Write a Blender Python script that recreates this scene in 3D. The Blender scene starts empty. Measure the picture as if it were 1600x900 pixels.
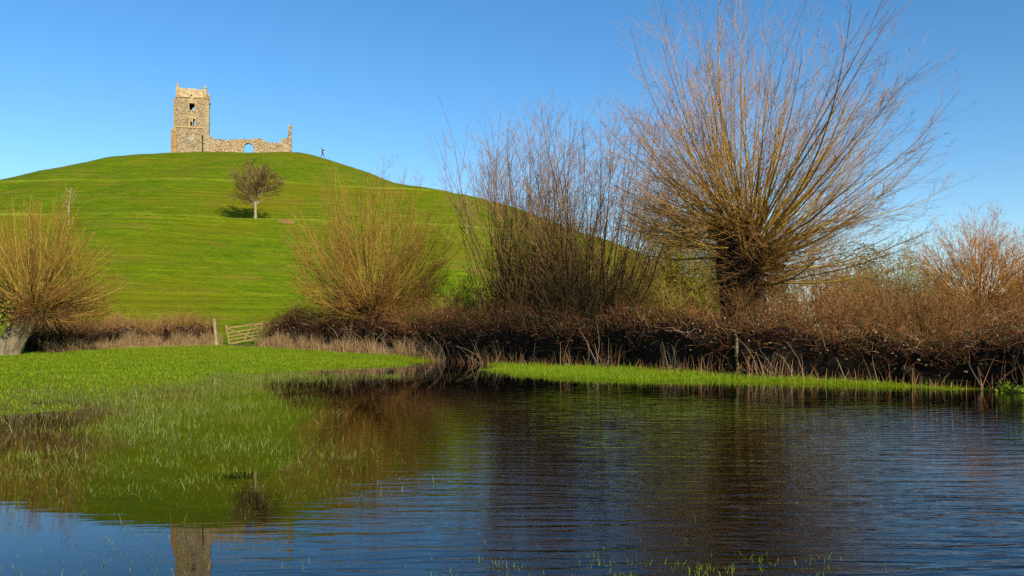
import bpy, bmesh, math
import numpy as np
from mathutils import Vector

R = math.radians
SC = bpy.context.scene
COL = SC.collection
rng = np.random.default_rng(11)

# ------------------------------------------------------------------ camera
CAM_Z, FPX, CX, HY = 1.6, 1250.0, 800.0, 517.0
cam_d = bpy.data.cameras.new("camera")
cam_d.sensor_width = 36.0
cam_d.lens = FPX / 1600.0 * 36.0
cam_d.shift_y = (HY - 450.0) / 1600.0
cam_d.clip_start, cam_d.clip_end = 0.1, 9000.0
cam = bpy.data.objects.new("camera", cam_d)
COL.objects.link(cam)
cam.location = (0, 0, CAM_Z)
cam.rotation_euler = (R(90), 0, 0)
SC.camera = cam

# ------------------------------------------------------------------ sky, sun, exposure
SUN_AZ, SUN_EL = R(31), R(24)          # azimuth: to the right of straight behind the camera
to_sun = Vector((math.sin(SUN_AZ) * math.cos(SUN_EL), -math.cos(SUN_AZ) * math.cos(SUN_EL), math.sin(SUN_EL)))
world = bpy.data.worlds.new("World")
SC.world = world
world.use_nodes = True
wn = world.node_tree
sky = wn.nodes.new("ShaderNodeTexSky")
sky.sky_type = 'NISHITA'
sky.sun_disc = False
sky.sun_elevation = SUN_EL
sky.sun_rotation = math.atan2(to_sun.x, to_sun.y)
sky.altitude = 0
sky.air_density = 1.0
sky.dust_density = 0.25
sky.ozone_density = 3.0
bg = wn.nodes["Background"]
bg.inputs["Strength"].default_value = 0.110
hs = wn.nodes.new("ShaderNodeHueSaturation")
hs.inputs["Saturation"].default_value = 1.26
wn.links.new(sky.outputs[0], hs.inputs["Color"])
wn.links.new(hs.outputs[0], bg.inputs["Color"])
sun_d = bpy.data.lights.new("sun", 'SUN')
sun_d.energy = 5.0
sun_d.angle = R(0.5)
sun_d.color = (1.0, 0.89, 0.72)
sun = bpy.data.objects.new("sun", sun_d)
COL.objects.link(sun)
sun.rotation_euler = to_sun.to_track_quat('Z', 'Y').to_euler()
SC.view_settings.view_transform = 'Standard'
SC.view_settings.look = 'None'
SC.view_settings.gamma = 1.0
SC.view_settings.use_curve_mapping = False
SC.view_settings.exposure = 0.62
SC.cycles.max_bounces = 6
SC.cycles.transparent_max_bounces = 12
SC.cycles.use_denoising = False

# ------------------------------------------------------------------ helpers
def W(px, py, y):
    return np.array([(px - CX) / FPX * y, y, CAM_Z - (py - HY) / FPX * y])

def link(o, parent=None):
    COL.objects.link(o)
    if parent is not None:
        o.parent = parent
    return o

def tag(o, label=None, cat=None, group=None, kind=None):
    if label: o["label"] = label
    if cat: o["category"] = cat
    if group: o["group"] = group
    if kind: o["kind"] = kind
    return o

def empty(name, loc, rz=0.0):
    o = bpy.data.objects.new(name, None)
    o.location = [float(c) for c in loc]
    o.rotation_euler = (0, 0, rz)
    o.empty_display_size = 0.3
    return link(o)

def quad_mesh(name, verts, quads, mat, parent=None, smooth=False, offset=None):
    """verts (N,3), quads (M,4) numpy -> one mesh object"""
    verts = np.asarray(verts, dtype=np.float32)
    if offset is not None:
        verts = verts - np.asarray(offset, dtype=np.float32)
    quads = np.asarray(quads, dtype=np.int32)
    me = bpy.data.meshes.new(name)
    me.vertices.add(len(verts))
    me.vertices.foreach_set("co", np.ascontiguousarray(verts).ravel())
    me.loops.add(quads.size)
    me.loops.foreach_set("vertex_index", np.ascontiguousarray(quads).ravel())
    me.polygons.add(len(quads))
    me.polygons.foreach_set("loop_start", np.arange(0, quads.size, 4, dtype=np.int32))
    me.polygons.foreach_set("use_smooth", np.full(len(quads), smooth))
    me.update(calc_edges=True)
    for m in (mat if isinstance(mat, (list, tuple)) else [mat]):
        me.materials.append(m)
    o = bpy.data.objects.new(name, me)
    return link(o, parent)

def bm_obj(name, bm, mat, parent=None, smooth=False):
    me = bpy.data.meshes.new(name)
    bmesh.ops.recalc_face_normals(bm, faces=bm.faces)
    bm.to_mesh(me); bm.free()
    if smooth:
        me.polygons.foreach_set("use_smooth", np.full(len(me.polygons), True))
    me.materials.append(mat)
    return link(bpy.data.objects.new(name, me), parent)

def bm_box(bm, x0, x1, y0, y1, z0, z1, top=None):
    """box; top=(x0,x1,y0,y1) gives a different top rectangle"""
    t = top or (x0, x1, y0, y1)
    v = [bm.verts.new(p) for p in ((x0,y0,z0),(x1,y0,z0),(x1,y1,z0),(x0,y1,z0),
                                   (t[0],t[2],z1),(t[1],t[2],z1),(t[1],t[3],z1),(t[0],t[3],z1))]
    for f in ((0,3,2,1),(4,5,6,7),(0,1,5,4),(1,2,6,5),(2,3,7,6),(3,0,4,7)):
        bm.faces.new([v[i] for i in f])
    return v

def bm_bar(bm, a, b, w, t, up=(0, 0, 1)):
    """rectangular bar from a to b, w wide along 'up' side, t thick"""
    a, b = Vector(a), Vector(b)
    d = (b - a).normalized()
    s = d.cross(Vector(up)).normalized()
    u = s.cross(d).normalized()
    vs = []
    for p in (a, b):
        for i, j in ((-1,-1),(1,-1),(1,1),(-1,1)):
            vs.append(bm.verts.new(p + s * (t/2*i) + u * (w/2*j)))
    for f in ((0,1,2,3),(7,6,5,4),(0,4,5,1),(1,5,6,2),(2,6,7,3),(3,7,4,0)):
        bm.faces.new([vs[i] for i in f])

def nrm(a):
    return a / np.maximum(np.linalg.norm(a, axis=-1, keepdims=True), 1e-9)

def tubes(P, Rad, sides=3):
    """P (N,S,3) paths, Rad (N,S) -> verts, quads"""
    N, S, _ = P.shape
    T = nrm(np.gradient(P, axis=1))
    ref = np.where(np.abs(T[:, :1, 2:3]) > 0.8, np.array([1.0, 0.3, 0.0]), np.array([0.1, 0.2, 1.0]))
    ref = np.broadcast_to(ref, T.shape)
    A = nrm(np.cross(T, ref)); B = np.cross(T, A)
    ang = np.arange(sides) * 2 * np.pi / sides
    ring = A[:, :, None, :] * np.cos(ang)[None, None, :, None] + B[:, :, None, :] * np.sin(ang)[None, None, :, None]
    V = P[:, :, None, :] + ring * Rad[:, :, None, None]
    idx = np.arange(N * S * sides).reshape(N, S, sides)
    a = idx[:, :-1, :]; b = np.roll(a, -1, axis=2)
    d = idx[:, 1:, :]; c = np.roll(d, -1, axis=2)
    return V.reshape(-1, 3), np.stack([a, b, c, d], -1).reshape(-1, 4)

def ribbons(P, Wd, side):
    """P (N,S,3), Wd (N,S) half widths, side (N,3)"""
    N, S, _ = P.shape
    L = P - side[:, None, :] * Wd[..., None]; Rr = P + side[:, None, :] * Wd[..., None]
    V = np.stack([L, Rr], 2)
    idx = np.arange(N * S * 2).reshape(N, S, 2)
    q = np.stack([idx[:, :-1, 0], idx[:, :-1, 1], idx[:, 1:, 1], idx[:, 1:, 0]], -1)
    return V.reshape(-1, 3), q.reshape(-1, 4)

def join(parts):
    vs, qs, n = [], [], 0
    for v, q in parts:
        vs.append(v); qs.append(q + n); n += len(v)
    return np.concatenate(vs), np.concatenate(qs)

def grow(o, d, L, S, up=0.0, wob=0.1, g=None):
    """N paths that start at o in direction d, bend up and wander"""
    g = g or rng
    N = len(o)
    P = np.zeros((N, S, 3)); P[:, 0] = o
    d = nrm(np.array(d, dtype=float))
    up = np.broadcast_to(np.asarray(up, dtype=float), (N,))
    st = (np.asarray(L) / (S - 1)).reshape(-1, 1)
    for i in range(1, S):
        P[:, i] = P[:, i-1] + d * st
        d = d + g.normal(0, wob, (N, 3))
        d[:, 2] += up / (S - 1)
        d = nrm(d)
    return P

def taper(r0, r1, S, power=1.0):
    t = np.linspace(0, 1, S) ** power
    r0 = np.asarray(r0).reshape(-1, 1); r1 = np.asarray(r1).reshape(-1, 1)
    return r0 * (1 - t) + r1 * t

def children(P, L, k, t0, t1, a0, a1, lf0, lf1, g=None, bias=1.0):
    """k side shoots on each path"""
    g = g or rng
    N, S, _ = P.shape
    i = np.repeat(np.arange(N), k)
    t = t0 + (t1 - t0) * g.random(len(i)) ** bias
    f = t * (S - 1); s = np.minimum(f.astype(int), S - 2); w = (f - s)[:, None]
    o = P[i, s] * (1 - w) + P[i, s + 1] * w
    T = nrm(P[i, s + 1] - P[i, s])
    rp = g.normal(size=(len(i), 3)); rp = nrm(rp - T * (rp * T).sum(-1, keepdims=True))
    a = g.uniform(a0, a1, len(i))[:, None]
    d = T * np.cos(a) + rp * np.sin(a)
    ln = np.asarray(L)[i] * g.uniform(lf0, lf1, len(i)) * (1 - 0.55 * t)
    return o, d, ln, i, t

# ------------------------------------------------------------------ materials
def mat_new(name):
    m = bpy.data.materials.new(name); m.use_nodes = True
    nt = m.node_tree
    b = nt.nodes["Principled BSDF"]
    return m, nt, b

def N_(nt, kind, **kw):
    n = nt.nodes.new(kind)
    for k, v in kw.items():
        setattr(n, k, v)
    return n

def ramp(nt, stops, fac):
    r = nt.nodes.new("ShaderNodeValToRGB")
    e = r.color_ramp.elements
    while len(e) < len(stops): e.new(0.5)
    for el, (p, c) in zip(e, stops):
        el.position = p; el.color = (*c, 1) if len(c) == 3 else c
    nt.links.new(fac, r.inputs[0])
    return r.outputs[0]

def noise(nt, scale, detail=4, rough=0.55, vec=None, dist=0.0):
    n = nt.nodes.new("ShaderNodeTexNoise")
    n.inputs["Scale"].default_value = scale; n.inputs["Detail"].default_value = detail
    n.inputs["Roughness"].default_value = rough; n.inputs["Distortion"].default_value = dist
    if vec is not None: nt.links.new(vec, n.inputs["Vector"])
    return n.outputs["Fac"]

def mapping(nt, scale, src=None, loc=(0, 0, 0)):
    if src is None:
        src = nt.nodes.new("ShaderNodeNewGeometry").outputs["Position"]
    mp = nt.nodes.new("ShaderNodeMapping")
    mp.inputs["Scale"].default_value = scale; mp.inputs["Location"].default_value = loc
    nt.links.new(src, mp.inputs["Vector"])
    return mp.outputs[0]

def mix(nt, fac, a, b, mode='MIX'):
    m = nt.nodes.new("ShaderNodeMix"); m.data_type = 'RGBA'; m.blend_type = mode
    for s, v in (("Factor", fac), ("A", a), ("B", b)):
        sock = [i for i in m.inputs if i.name == s and (i.type == 'RGBA' or s == "Factor")][0]
        if hasattr(v, "links"): nt.links.new(v, sock)
        elif s == "Factor": sock.default_value = v
        else: sock.default_value = (*v, 1)
    return [o for o in m.outputs if o.type == 'RGBA'][0]

def mth(nt, op, a, b=None, c=None, clamp=False):
    m = nt.nodes.new("ShaderNodeMath"); m.operation = op; m.use_clamp = clamp
    for i, v in enumerate((a, b, c)):
        if v is None: continue
        if hasattr(v, "links"): nt.links.new(v, m.inputs[i])
        else: m.inputs[i].default_value = v
    return m.outputs[0]

def maprange(nt, v, a, b, c=0.0, d=1.0):
    m = nt.nodes.new("ShaderNodeMapRange")
    m.inputs[1].default_value, m.inputs[2].default_value = a, b
    m.inputs[3].default_value, m.inputs[4].default_value = c, d
    nt.links.new(v, m.inputs[0])
    return m.outputs[0]

def bump(nt, b, h, strength, dist):
    n = nt.nodes.new("ShaderNodeBump")
    n.inputs["Strength"].default_value = strength; n.inputs["Distance"].default_value = dist
    nt.links.new(h, n.inputs["Height"]); nt.links.new(n.outputs[0], b.inputs["Normal"])
    return n

def strand_mat(name, stops, rough=0.9, spec=0.06, trans=0.0):
    """each strand takes its own shade"""
    m, nt, b = mat_new(name)
    g = nt.nodes.new("ShaderNodeNewGeometry")
    c = ramp(nt, stops, g.outputs["Random Per Island"])
    nt.links.new(c, b.inputs["Base Color"])
    b.inputs["Roughness"].default_value = rough
    b.inputs["Specular IOR Level"].default_value = spec
    if trans:
        tr = nt.nodes.new("ShaderNodeBsdfTranslucent"); nt.links.new(c, tr.inputs[0])
        mx = nt.nodes.new("ShaderNodeMixShader"); mx.inputs[0].default_value = trans
        nt.links.new(b.outputs[0], mx.inputs[1]); nt.links.new(tr.outputs[0], mx.inputs[2])
        nt.links.new(mx.outputs[0], nt.nodes["Material Output"].inputs[0])
    return m

def bark_mat(name, c0, c1, scale=6.0, strength=0.7):
    m, nt, b = mat_new(name)
    v = mapping(nt, (scale, scale, scale * 0.25))
    f = noise(nt, 1.0, 6, 0.65, v, 0.4)
    nt.links.new(ramp(nt, [(0.3, c0), (0.7, c1)], f), b.inputs["Base Color"])
    b.inputs["Roughness"].default_value = 0.9
    b.inputs["Specular IOR Level"].default_value = 0.15
    bump(nt, b, f, strength, 0.05)
    return m

M = {}
# pale stone, straw etc. use real-world albedo
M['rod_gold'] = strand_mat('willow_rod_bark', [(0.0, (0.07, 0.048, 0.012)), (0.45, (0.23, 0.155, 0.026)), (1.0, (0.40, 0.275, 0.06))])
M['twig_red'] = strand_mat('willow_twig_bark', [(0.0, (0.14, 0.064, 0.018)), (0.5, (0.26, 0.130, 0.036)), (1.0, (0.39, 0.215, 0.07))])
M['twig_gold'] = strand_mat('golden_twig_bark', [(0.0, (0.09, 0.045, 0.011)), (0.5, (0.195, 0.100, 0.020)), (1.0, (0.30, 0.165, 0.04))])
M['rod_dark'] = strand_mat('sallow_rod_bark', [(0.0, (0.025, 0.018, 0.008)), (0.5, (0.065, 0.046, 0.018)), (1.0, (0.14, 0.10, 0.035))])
M['twig_pink'] = strand_mat('sallow_twig_bark', [(0.0, (0.10, 0.052, 0.020)), (0.5, (0.19, 0.105, 0.040)), (1.0, (0.29, 0.175, 0.075))])
M['twig_orange'] = strand_mat('orange_twig_bark', [(0.0, (0.20, 0.075, 0.016)), (0.5, (0.33, 0.14, 0.028)), (1.0, (0.42, 0.215, 0.055))])
M['twig_olive'] = strand_mat('lichened_twig_bark', [(0.0, (0.08, 0.065, 0.012)), (0.5, (0.17, 0.14, 0.022)), (1.0, (0.27, 0.22, 0.045))])
M['twig_brown'] = strand_mat('brown_twig_bark', [(0.0, (0.06, 0.030, 0.011)), (0.5, (0.14, 0.070, 0.024)), (1.0, (0.23, 0.125, 0.045))])
M['twig_grey'] = strand_mat('grey_twig_bark', [(0.0, (0.06, 0.04, 0.011)), (0.5, (0.125, 0.085, 0.024)), (1.0, (0.20, 0.14, 0.05))])
M['twig_rust'] = strand_mat('rusty_shoot_bark', [(0.0, (0.05, 0.022, 0.009)), (0.5, (0.14, 0.06, 0.02)), (1.0, (0.26, 0.14, 0.05))])
M['twig_pale'] = strand_mat('pale_branch_bark', [(0.0, (0.17, 0.14, 0.085)), (1.0, (0.32, 0.275, 0.19))])
M['bramble'] = strand_mat('bramble_stem', [(0.0, (0.022, 0.010, 0.006)), (0.5, (0.075, 0.028, 0.014)), (0.9, (0.15, 0.062, 0.028)), (1.0, (0.30, 0.20, 0.11))])
M['bramble_pale'] = strand_mat('dead_stem', [(0.0, (0.12, 0.085, 0.055)), (1.0, (0.34, 0.27, 0.18))])
M['thicket'] = bark_mat('light_block_dark', (0.005, 0.0035, 0.002), (0.018, 0.011, 0.006), 9.0, 1.0)  # for the added light-blocking core inside the hedges
M['leaf'] = strand_mat('bramble_leaf', [(0.0, (0.03, 0.045, 0.01)), (0.6, (0.065, 0.085, 0.015)), (0.8, (0.13, 0.055, 0.02)), (1.0, (0.17, 0.16, 0.06))], 0.42, 0.35, 0.15)
M['leaf_green'] = strand_mat('fresh_leaf', [(0.0, (0.06, 0.11, 0.008)), (1.0, (0.17, 0.23, 0.015))], 0.8, 0.1, 0.25)
M['ivy'] = strand_mat('ivy_leaf', [(0.0, (0.06, 0.10, 0.01)), (0.6, (0.14, 0.17, 0.015)), (1.0, (0.28, 0.26, 0.03))], 0.35, 0.5, 0.2)
M['straw'] = strand_mat('dry_grass', [(0.0, (0.14, 0.08, 0.035)), (0.5, (0.27, 0.17, 0.075)), (1.0, (0.42, 0.31, 0.16))], 0.8, 0.15, 0.2)
M['straw_red'] = strand_mat('rusty_dead_stem', [(0.0, (0.10, 0.045, 0.02)), (0.5, (0.22, 0.10, 0.04)), (1.0, (0.36, 0.21, 0.09))], 0.8, 0.15, 0.15)
M['blade'] = strand_mat('meadow_blade', [(0.0, (0.085, 0.15, 0.004)), (0.5, (0.15, 0.245, 0.006)), (0.92, (0.225, 0.30, 0.014)), (1.0, (0.28, 0.27, 0.06))], 0.7, 0.08, 0.3)
M['blade_flood'] = strand_mat('flooded_blade', [(0.0, (0.05, 0.075, 0.006)), (0.5, (0.10, 0.14, 0.010)), (0.85, (0.16, 0.205, 0.022)), (1.0, (0.28, 0.27, 0.10))], 0.6, 0.12, 0.25)
M['blade_brown'] = strand_mat('drowned_blade', [(0.0, (0.035, 0.024, 0.008)), (0.6, (0.075, 0.06, 0.016)), (1.0, (0.15, 0.15, 0.04))], 0.5, 0.4, 0.1)
M['bark_dark'] = bark_mat('old_willow_bark', (0.006, 0.0045, 0.003), (0.024, 0.017, 0.010))  # near-black: the crown's shade on the trunk is put into the colour
M['bark_grey'] = bark_mat('weathered_willow_bark', (0.05, 0.04, 0.024), (0.23, 0.19, 0.12), 5.0, 1.0)
M['bark_pale'] = bark_mat('pale_bark', (0.16, 0.13, 0.075), (0.33, 0.28, 0.18), 8.0)
M['wood'] = bark_mat('weathered_gate_wood', (0.13, 0.09, 0.036), (0.26, 0.185, 0.08), 12.0, 0.4)
M['post'] = bark_mat('bleached_post_wood', (0.13, 0.105, 0.055), (0.34, 0.28, 0.17), 12.0, 0.9)

def grass_ground(name, hill):
    m, nt, b = mat_new(name)
    pos = nt.nodes.new("ShaderNodeNewGeometry").outputs["Position"]
    big = noise(nt, 0.055 if hill else 0.15, 4, 0.6, pos)
    mid = noise(nt, 1.0, 5, 0.7, mapping(nt, (0.35, 0.8, 1.2) if hill else (1.1, 1.1, 1), pos))
    fine = noise(nt, 1.0, 4, 0.75, mapping(nt, (1.8, 5, 7) if hill else (14, 14, 14), pos))
    c = ramp(nt, [(0.34, (0.068, 0.122, 0.002)), (0.50, (0.108, 0.170, 0.003)), (0.66, (0.155, 0.190, 0.006))], mid)
    c = mix(nt, maprange(nt, fine, 0.5, 0.75, 0, 0.8), c, (0.185, 0.220, 0.010))
    c = mix(nt, maprange(nt, fine, 0.5, 0.28, 0, 0.75), c, (0.040, 0.072, 0.002))
    tus = noise(nt, 1.0, 6, 0.7, mapping(nt, (0.5, 1.4, 2.0) if hill else (0.8, 0.8, 1), pos, (9, 2, 5)))
    c = mix(nt, maprange(nt, tus, 0.52, 0.70, 0, 0.6), c, (0.045, 0.085, 0.003))
    c = mix(nt, maprange(nt, big, 0.45, 0.68, 0, 0.8), c, (0.160, 0.145, 0.005))
    if hill:
        # bare, worn and sheep-trodden spots
        worn = noise(nt, 1.0, 5, 0.6, mapping(nt, (0.13, 0.35, 0.5), pos, (4.2, 1.7, 0)))
        c = mix(nt, maprange(nt, worn, 0.54, 0.70, 0, 0.75), c, (0.19, 0.14, 0.02))
        step = noise(nt, 1.0, 3, 0.5, mapping(nt, (0.05, 0.05, 2.6), pos))
        c = mix(nt, maprange(nt, step, 0.42, 0.62, 0, 0.22), c, (0.055, 0.105, 0.003))
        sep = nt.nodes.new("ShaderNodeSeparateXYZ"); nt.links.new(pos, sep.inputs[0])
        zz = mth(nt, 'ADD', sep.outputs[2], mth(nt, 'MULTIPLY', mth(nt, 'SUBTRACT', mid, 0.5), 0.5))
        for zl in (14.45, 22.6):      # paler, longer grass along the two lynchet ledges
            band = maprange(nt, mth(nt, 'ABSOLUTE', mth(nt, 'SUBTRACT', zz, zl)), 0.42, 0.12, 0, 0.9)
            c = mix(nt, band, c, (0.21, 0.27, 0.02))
        h = mth(nt, 'ADD', mth(nt, 'MULTIPLY', step, 1.6), mth(nt, 'ADD', mid, fine))
        bump(nt, b, h, 0.75, 0.32)
    else:
        sep = nt.nodes.new("ShaderNodeSeparateXYZ"); nt.links.new(pos, sep.inputs[0])
        zz = mth(nt, 'ADD', sep.outputs[2], mth(nt, 'MULTIPLY', mth(nt, 'SUBTRACT', mid, 0.5), 0.10))
        mud = mix(nt, fine, (0.022, 0.017, 0.006), (0.055, 0.050, 0.012))
        c = mix(nt, maprange(nt, zz, -0.24, -0.03), mud, c)
        bump(nt, b, mth(nt, 'ADD', mid, fine), 0.6, 0.06)
    nt.links.new(c, b.inputs["Base Color"])
    b.inputs["Roughness"].default_value = 0.95
    b.inputs["Specular IOR Level"].default_value = 0.03
    return m
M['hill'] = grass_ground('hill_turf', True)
M['meadow'] = grass_ground('meadow_turf', False)

# ------------------------------------------------------------------ terrain functions
PROF = np.array([(0, -8), (40, -2.5), (52, -0.6), (60, 1.9), (66, 4.4), (86.6, 13.55), (87.6, 14.3), (91.5, 14.55), (109, 21.9), (110, 22.5), (114, 22.75),
                 (136, 31.3), (142, 33.2), (146, 34.15), (150, 35.05), (156, 36.2), (172, 36.7)])
HX0, HX1, HYC = -63.0, -40.0, 150.0

def hill_h(x, y):
    x = np.asarray(x, dtype=float); y = np.asarray(y, dtype=float)
    dx = np.where(x < HX0, HX0 - x, np.where(x > HX1, x - HX1, 0.0))
    g = np.where(x > HX1, np.interp(dx, [0, 6, 12, 19, 29, 40, 50, 59, 80, 140], [0, 7, 14, 21, 26, 37, 46, 57, 82, 150]), dx)
    rho = np.sqrt(g * g + (HYC - y) ** 2)
    ang = np.arctan2(HYC - y, x + 52)
    rho = rho * (1 + 0.018 * np.sin(ang * 7 + 0.6) + 0.010 * np.sin(ang * 17))
    z = np.interp(HYC - rho, PROF[:, 0], PROF[:, 1])
    amp = np.clip(.45 + .55 * np.sin(x * .09 + 1.3 * np.sin(y * .07)) + .5 * ((z > 14.6) & (z < 22.3)), 0, 1)
    z = z + .068 * amp * np.sin(2 * np.pi * z / .82 + .9 * np.sin(x * .13)) * np.clip((z - 3) / 3, 0, 1) * np.clip((33 - z) / 3, 0, 1)
    z = z + 0.16 * np.sin(x * 0.31 + y * 0.17) * np.sin(y * 0.27 - x * 0.11) + 0.06 * np.sin(x * 0.9) * np.sin(y * 0.8)
    return z

def ray_hill(px, py):
    """first point of the slope that shows at this place of the view"""
    y = np.arange(56, 175, 0.05); x = (px - CX) / FPX * y
    e = HY - FPX * (hill_h(x, y) - CAM_Z) / y
    k = np.nonzero(e <= py)[0]
    i = k[0] if len(k) else int(np.argmin(e))
    return np.array([x[i], y[i], hill_h(x[i], y[i])])

HEDGE_R = np.array([(-3.9, 43.5), (-0.9, 39.8), (2.8, 34.6), (7.6, 27.6), (12.6, 23.2), (14.2, 21.4), (17.5, 15.5), (22, 6)])
ctrl = []
def cp(px, py, z):
    y = FPX * (CAM_Z - z) / (py - HY)
    ctrl.append(((px - CX) / FPX * y, y, z))
for a in ((0,600,.05),(60,625,.01),(150,642,.0),(235,612,.0),(235,590,.09),(340,575,.10),(345,592,-.04),(430,582,-.01),(450,570,.12),
          (520,586,-.08),(600,568,.08),(600,580,-.10),(700,562,.06),(705,574,-.2),(745,572,-.2),(-200,590,.15),(-200,660,.0),
          (800,620,-.4),(1100,640,-.5),(1400,650,-.4),(1500,750,-.5),(1100,750,-.4),(800,750,-.3),(600,700,-.22),(560,625,-.25),
          (400,620,-.12),(450,700,-.11),(300,680,-.06),(150,700,-.06),(30,680,-.07),(30,750,-.07),(300,760,-.05),(450,790,-.08),(200,790,-.08),
          (150,840,-.14),(300,870,-.14),(600,820,-.18),(700,885,-.12),(950,890,-.09),(1200,897,-.10),(1500,880,-.35),(-200,800,-.2),
          (770,582,.0),(850,591,.0),(950,595.5,.0),(1100,597.5,.0),(1300,602,.0),(1400,605,.0),(1490,610,.0),(1600,640,-.3),
          (60,553.5,.47),(340,539,.72),(415,541,.64),(550,550,.36),(200,547,.58)):
    cp(*a)
ctrl += [(x, y, 0.12) for x, y in HEDGE_R[2:4]] + [(-.9, 39.8, .03), (-3.2, 42.2, -.1), (12.6, 23.2, .06)] + [(x, y, 0.02) for x, y in HEDGE_R[5:]]
ctrl += [(x + 2.5, y + 2.0, 0.45) for x, y in HEDGE_R]
ctrl += [(-18, 54, .9), (-10, 52, .75), (-26, 50, .7), (-3, 52, .6), (10, 45, .6), (20, 35, .6), (30, 20, .6), (-35, 40, .6), (-35, 25, .3),
         (0, 1.0, .04), (0, -4, .25), (-6, 2, -.05), (8, 2, -.1), (-20, 5, -.1), (-10, -8, .3), (12, -8, .3), (30, -5, .5), (-35, 0, .1)]
ctrl = np.array(ctrl)
_D = np.linalg.norm(ctrl[:, None, :2] - ctrl[None, :, :2], axis=-1)
_n = len(ctrl)
_A = np.zeros((_n + 1, _n + 1)); _A[:_n, :_n] = -_D + np.eye(_n) * 0.02; _A[_n, :_n] = 1; _A[:_n, _n] = 1
_w = np.linalg.solve(_A, np.append(ctrl[:, 2], 0.0))

def ground_h(x, y):
    x = np.asarray(x, dtype=float); y = np.asarray(y, dtype=float)
    sh = x.shape; xf, yf = x.ravel(), y.ravel()
    out = np.empty(len(xf))
    for s in range(0, len(xf), 20000):
        dd = np.hypot(xf[s:s+20000, None] - ctrl[None, :, 0], yf[s:s+20000, None] - ctrl[None, :, 1])
        out[s:s+20000] = -dd @ _w[:_n] + _w[_n]
    out += 0.018 * np.sin(xf * 1.7 + 0.4 * np.sin(yf)) * np.sin(yf * 1.3) + 0.01 * np.sin(xf * 4.1 + 1) * np.sin(yf * 3.7 + xf)
    far = np.clip(np.maximum(np.abs(xf) - 32, np.maximum(yf - 52, -8 - yf)) / 14, 0, 1)
    far = far * far * (3 - 2 * far)
    return (out * (1 - far) + 0.55 * far).reshape(sh)

def surf(x, y):
    return np.maximum(ground_h(x, y), hill_h(x, y))

def grid_obj(name, xs, ys, fn, mat):
    X, Y = np.meshgrid(xs, ys)
    Z = fn(X, Y)
    V = np.stack([X, Y, Z], -1).reshape(-1, 3)
    i = np.arange(len(xs) * len(ys)).reshape(len(ys), len(xs))
    q = np.stack([i[:-1, :-1], i[:-1, 1:], i[1:, 1:], i[1:, :-1]], -1).reshape(-1, 4)
    return quad_mesh(name, V, q, mat, smooth=True)

xs = np.concatenate([[-6000, -2500, -1000, -400, -180, -90, -60], np.arange(-45, 30, 0.44), [36, 50, 90, 180, 400, 1000, 2500, 6000]])
ys = np.concatenate([[-6000, -2500, -800, -250, -90, -45, -25, -15], np.arange(-9, 60, 0.42), [66, 80, 110, 180, 400, 1000, 2500, 6500]])
tag(grid_obj("ground", xs, ys, ground_h, M['meadow']), kind="structure")
hy = np.concatenate([np.arange(48, 156, 0.45), np.arange(156, 262, 4)])
tag(grid_obj("hill", np.concatenate([np.arange(-165, -110, 3), np.arange(-110, 40, 1.0), np.arange(40, 72, 3)]), hy, hill_h, M['hill']), kind="structure")

# ------------------------------------------------------------------ water
def water_mat():
    m, nt, b = mat_new("flood_water")
    nt.nodes.remove(b)
    out = nt.nodes["Material Output"]
    pos = nt.nodes.new("ShaderNodeNewGeometry").outputs["Position"]
    r1 = noise(nt, 1.0, 2, 0.5, mapping(nt, (0.9, 6.0, 1), pos), 0.6)
    r2 = noise(nt, 1.0, 2, 0.5, mapping(nt, (4.5, 20.0, 1), pos), 0.3)
    # wind: ruffled patches in the open water, calm in the lee of the flooded grass
    patch = noise(nt, 1.0, 2, 0.5, mapping(nt, (0.13, 0.10, 1), pos, (3.1, 0.4, 0)))
    sep = nt.nodes.new("ShaderNodeSeparateXYZ"); nt.links.new(pos, sep.inputs[0])
    open_ = maprange(nt, sep.outputs[0], -2.4, 1.0)
    lee = maprange(nt, sep.outputs[1], 24, 14)
    amp = mth(nt, 'MULTIPLY', mth(nt, 'MULTIPLY', open_, lee), maprange(nt, patch, 0.36, 0.60, 0.35, 1.0))
    amp = mth(nt, 'ADD', mth(nt, 'MULTIPLY', amp, 0.97), 0.03)
    h = mth(nt, 'MULTIPLY', mth(nt, 'ADD', r1, mth(nt, 'MULTIPLY', r2, 0.22)), amp)
    bp = nt.nodes.new("ShaderNodeBump")
    bp.inputs["Strength"].default_value = 1.0; bp.inputs["Distance"].default_value = 0.020
    nt.links.new(h, bp.inputs["Height"])
    fr = nt.nodes.new("ShaderNodeFresnel"); fr.inputs["IOR"].default_value = 1.333
    nt.links.new(bp.outputs[0], fr.inputs["Normal"])
    gl = nt.nodes.new("ShaderNodeBsdfGlossy"); gl.inputs["Roughness"].default_value = 0.015
    gl.inputs["Color"].default_value = (1, 1, 1, 1)
    nt.links.new(bp.outputs[0], gl.inputs["Normal"])
    tr = nt.nodes.new("ShaderNodeBsdfTransparent"); tr.inputs["Color"].default_value = (0.36, 0.33, 0.17, 1)
    mx = nt.nodes.new("ShaderNodeMixShader")
    nt.links.new(fr.outputs[0], mx.inputs[0]); nt.links.new(tr.outputs[0], mx.inputs[1]); nt.links.new(gl.outputs[0], mx.inputs[2])
    nt.links.new(mx.outputs[0], out.inputs[0])
    return m
wx = np.linspace(-55, 45, 12); wy = np.linspace(-14, 56, 10)
tag(grid_obj("water", wx, wy, lambda x, y: np.zeros_like(x), water_mat()), kind="structure")

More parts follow.
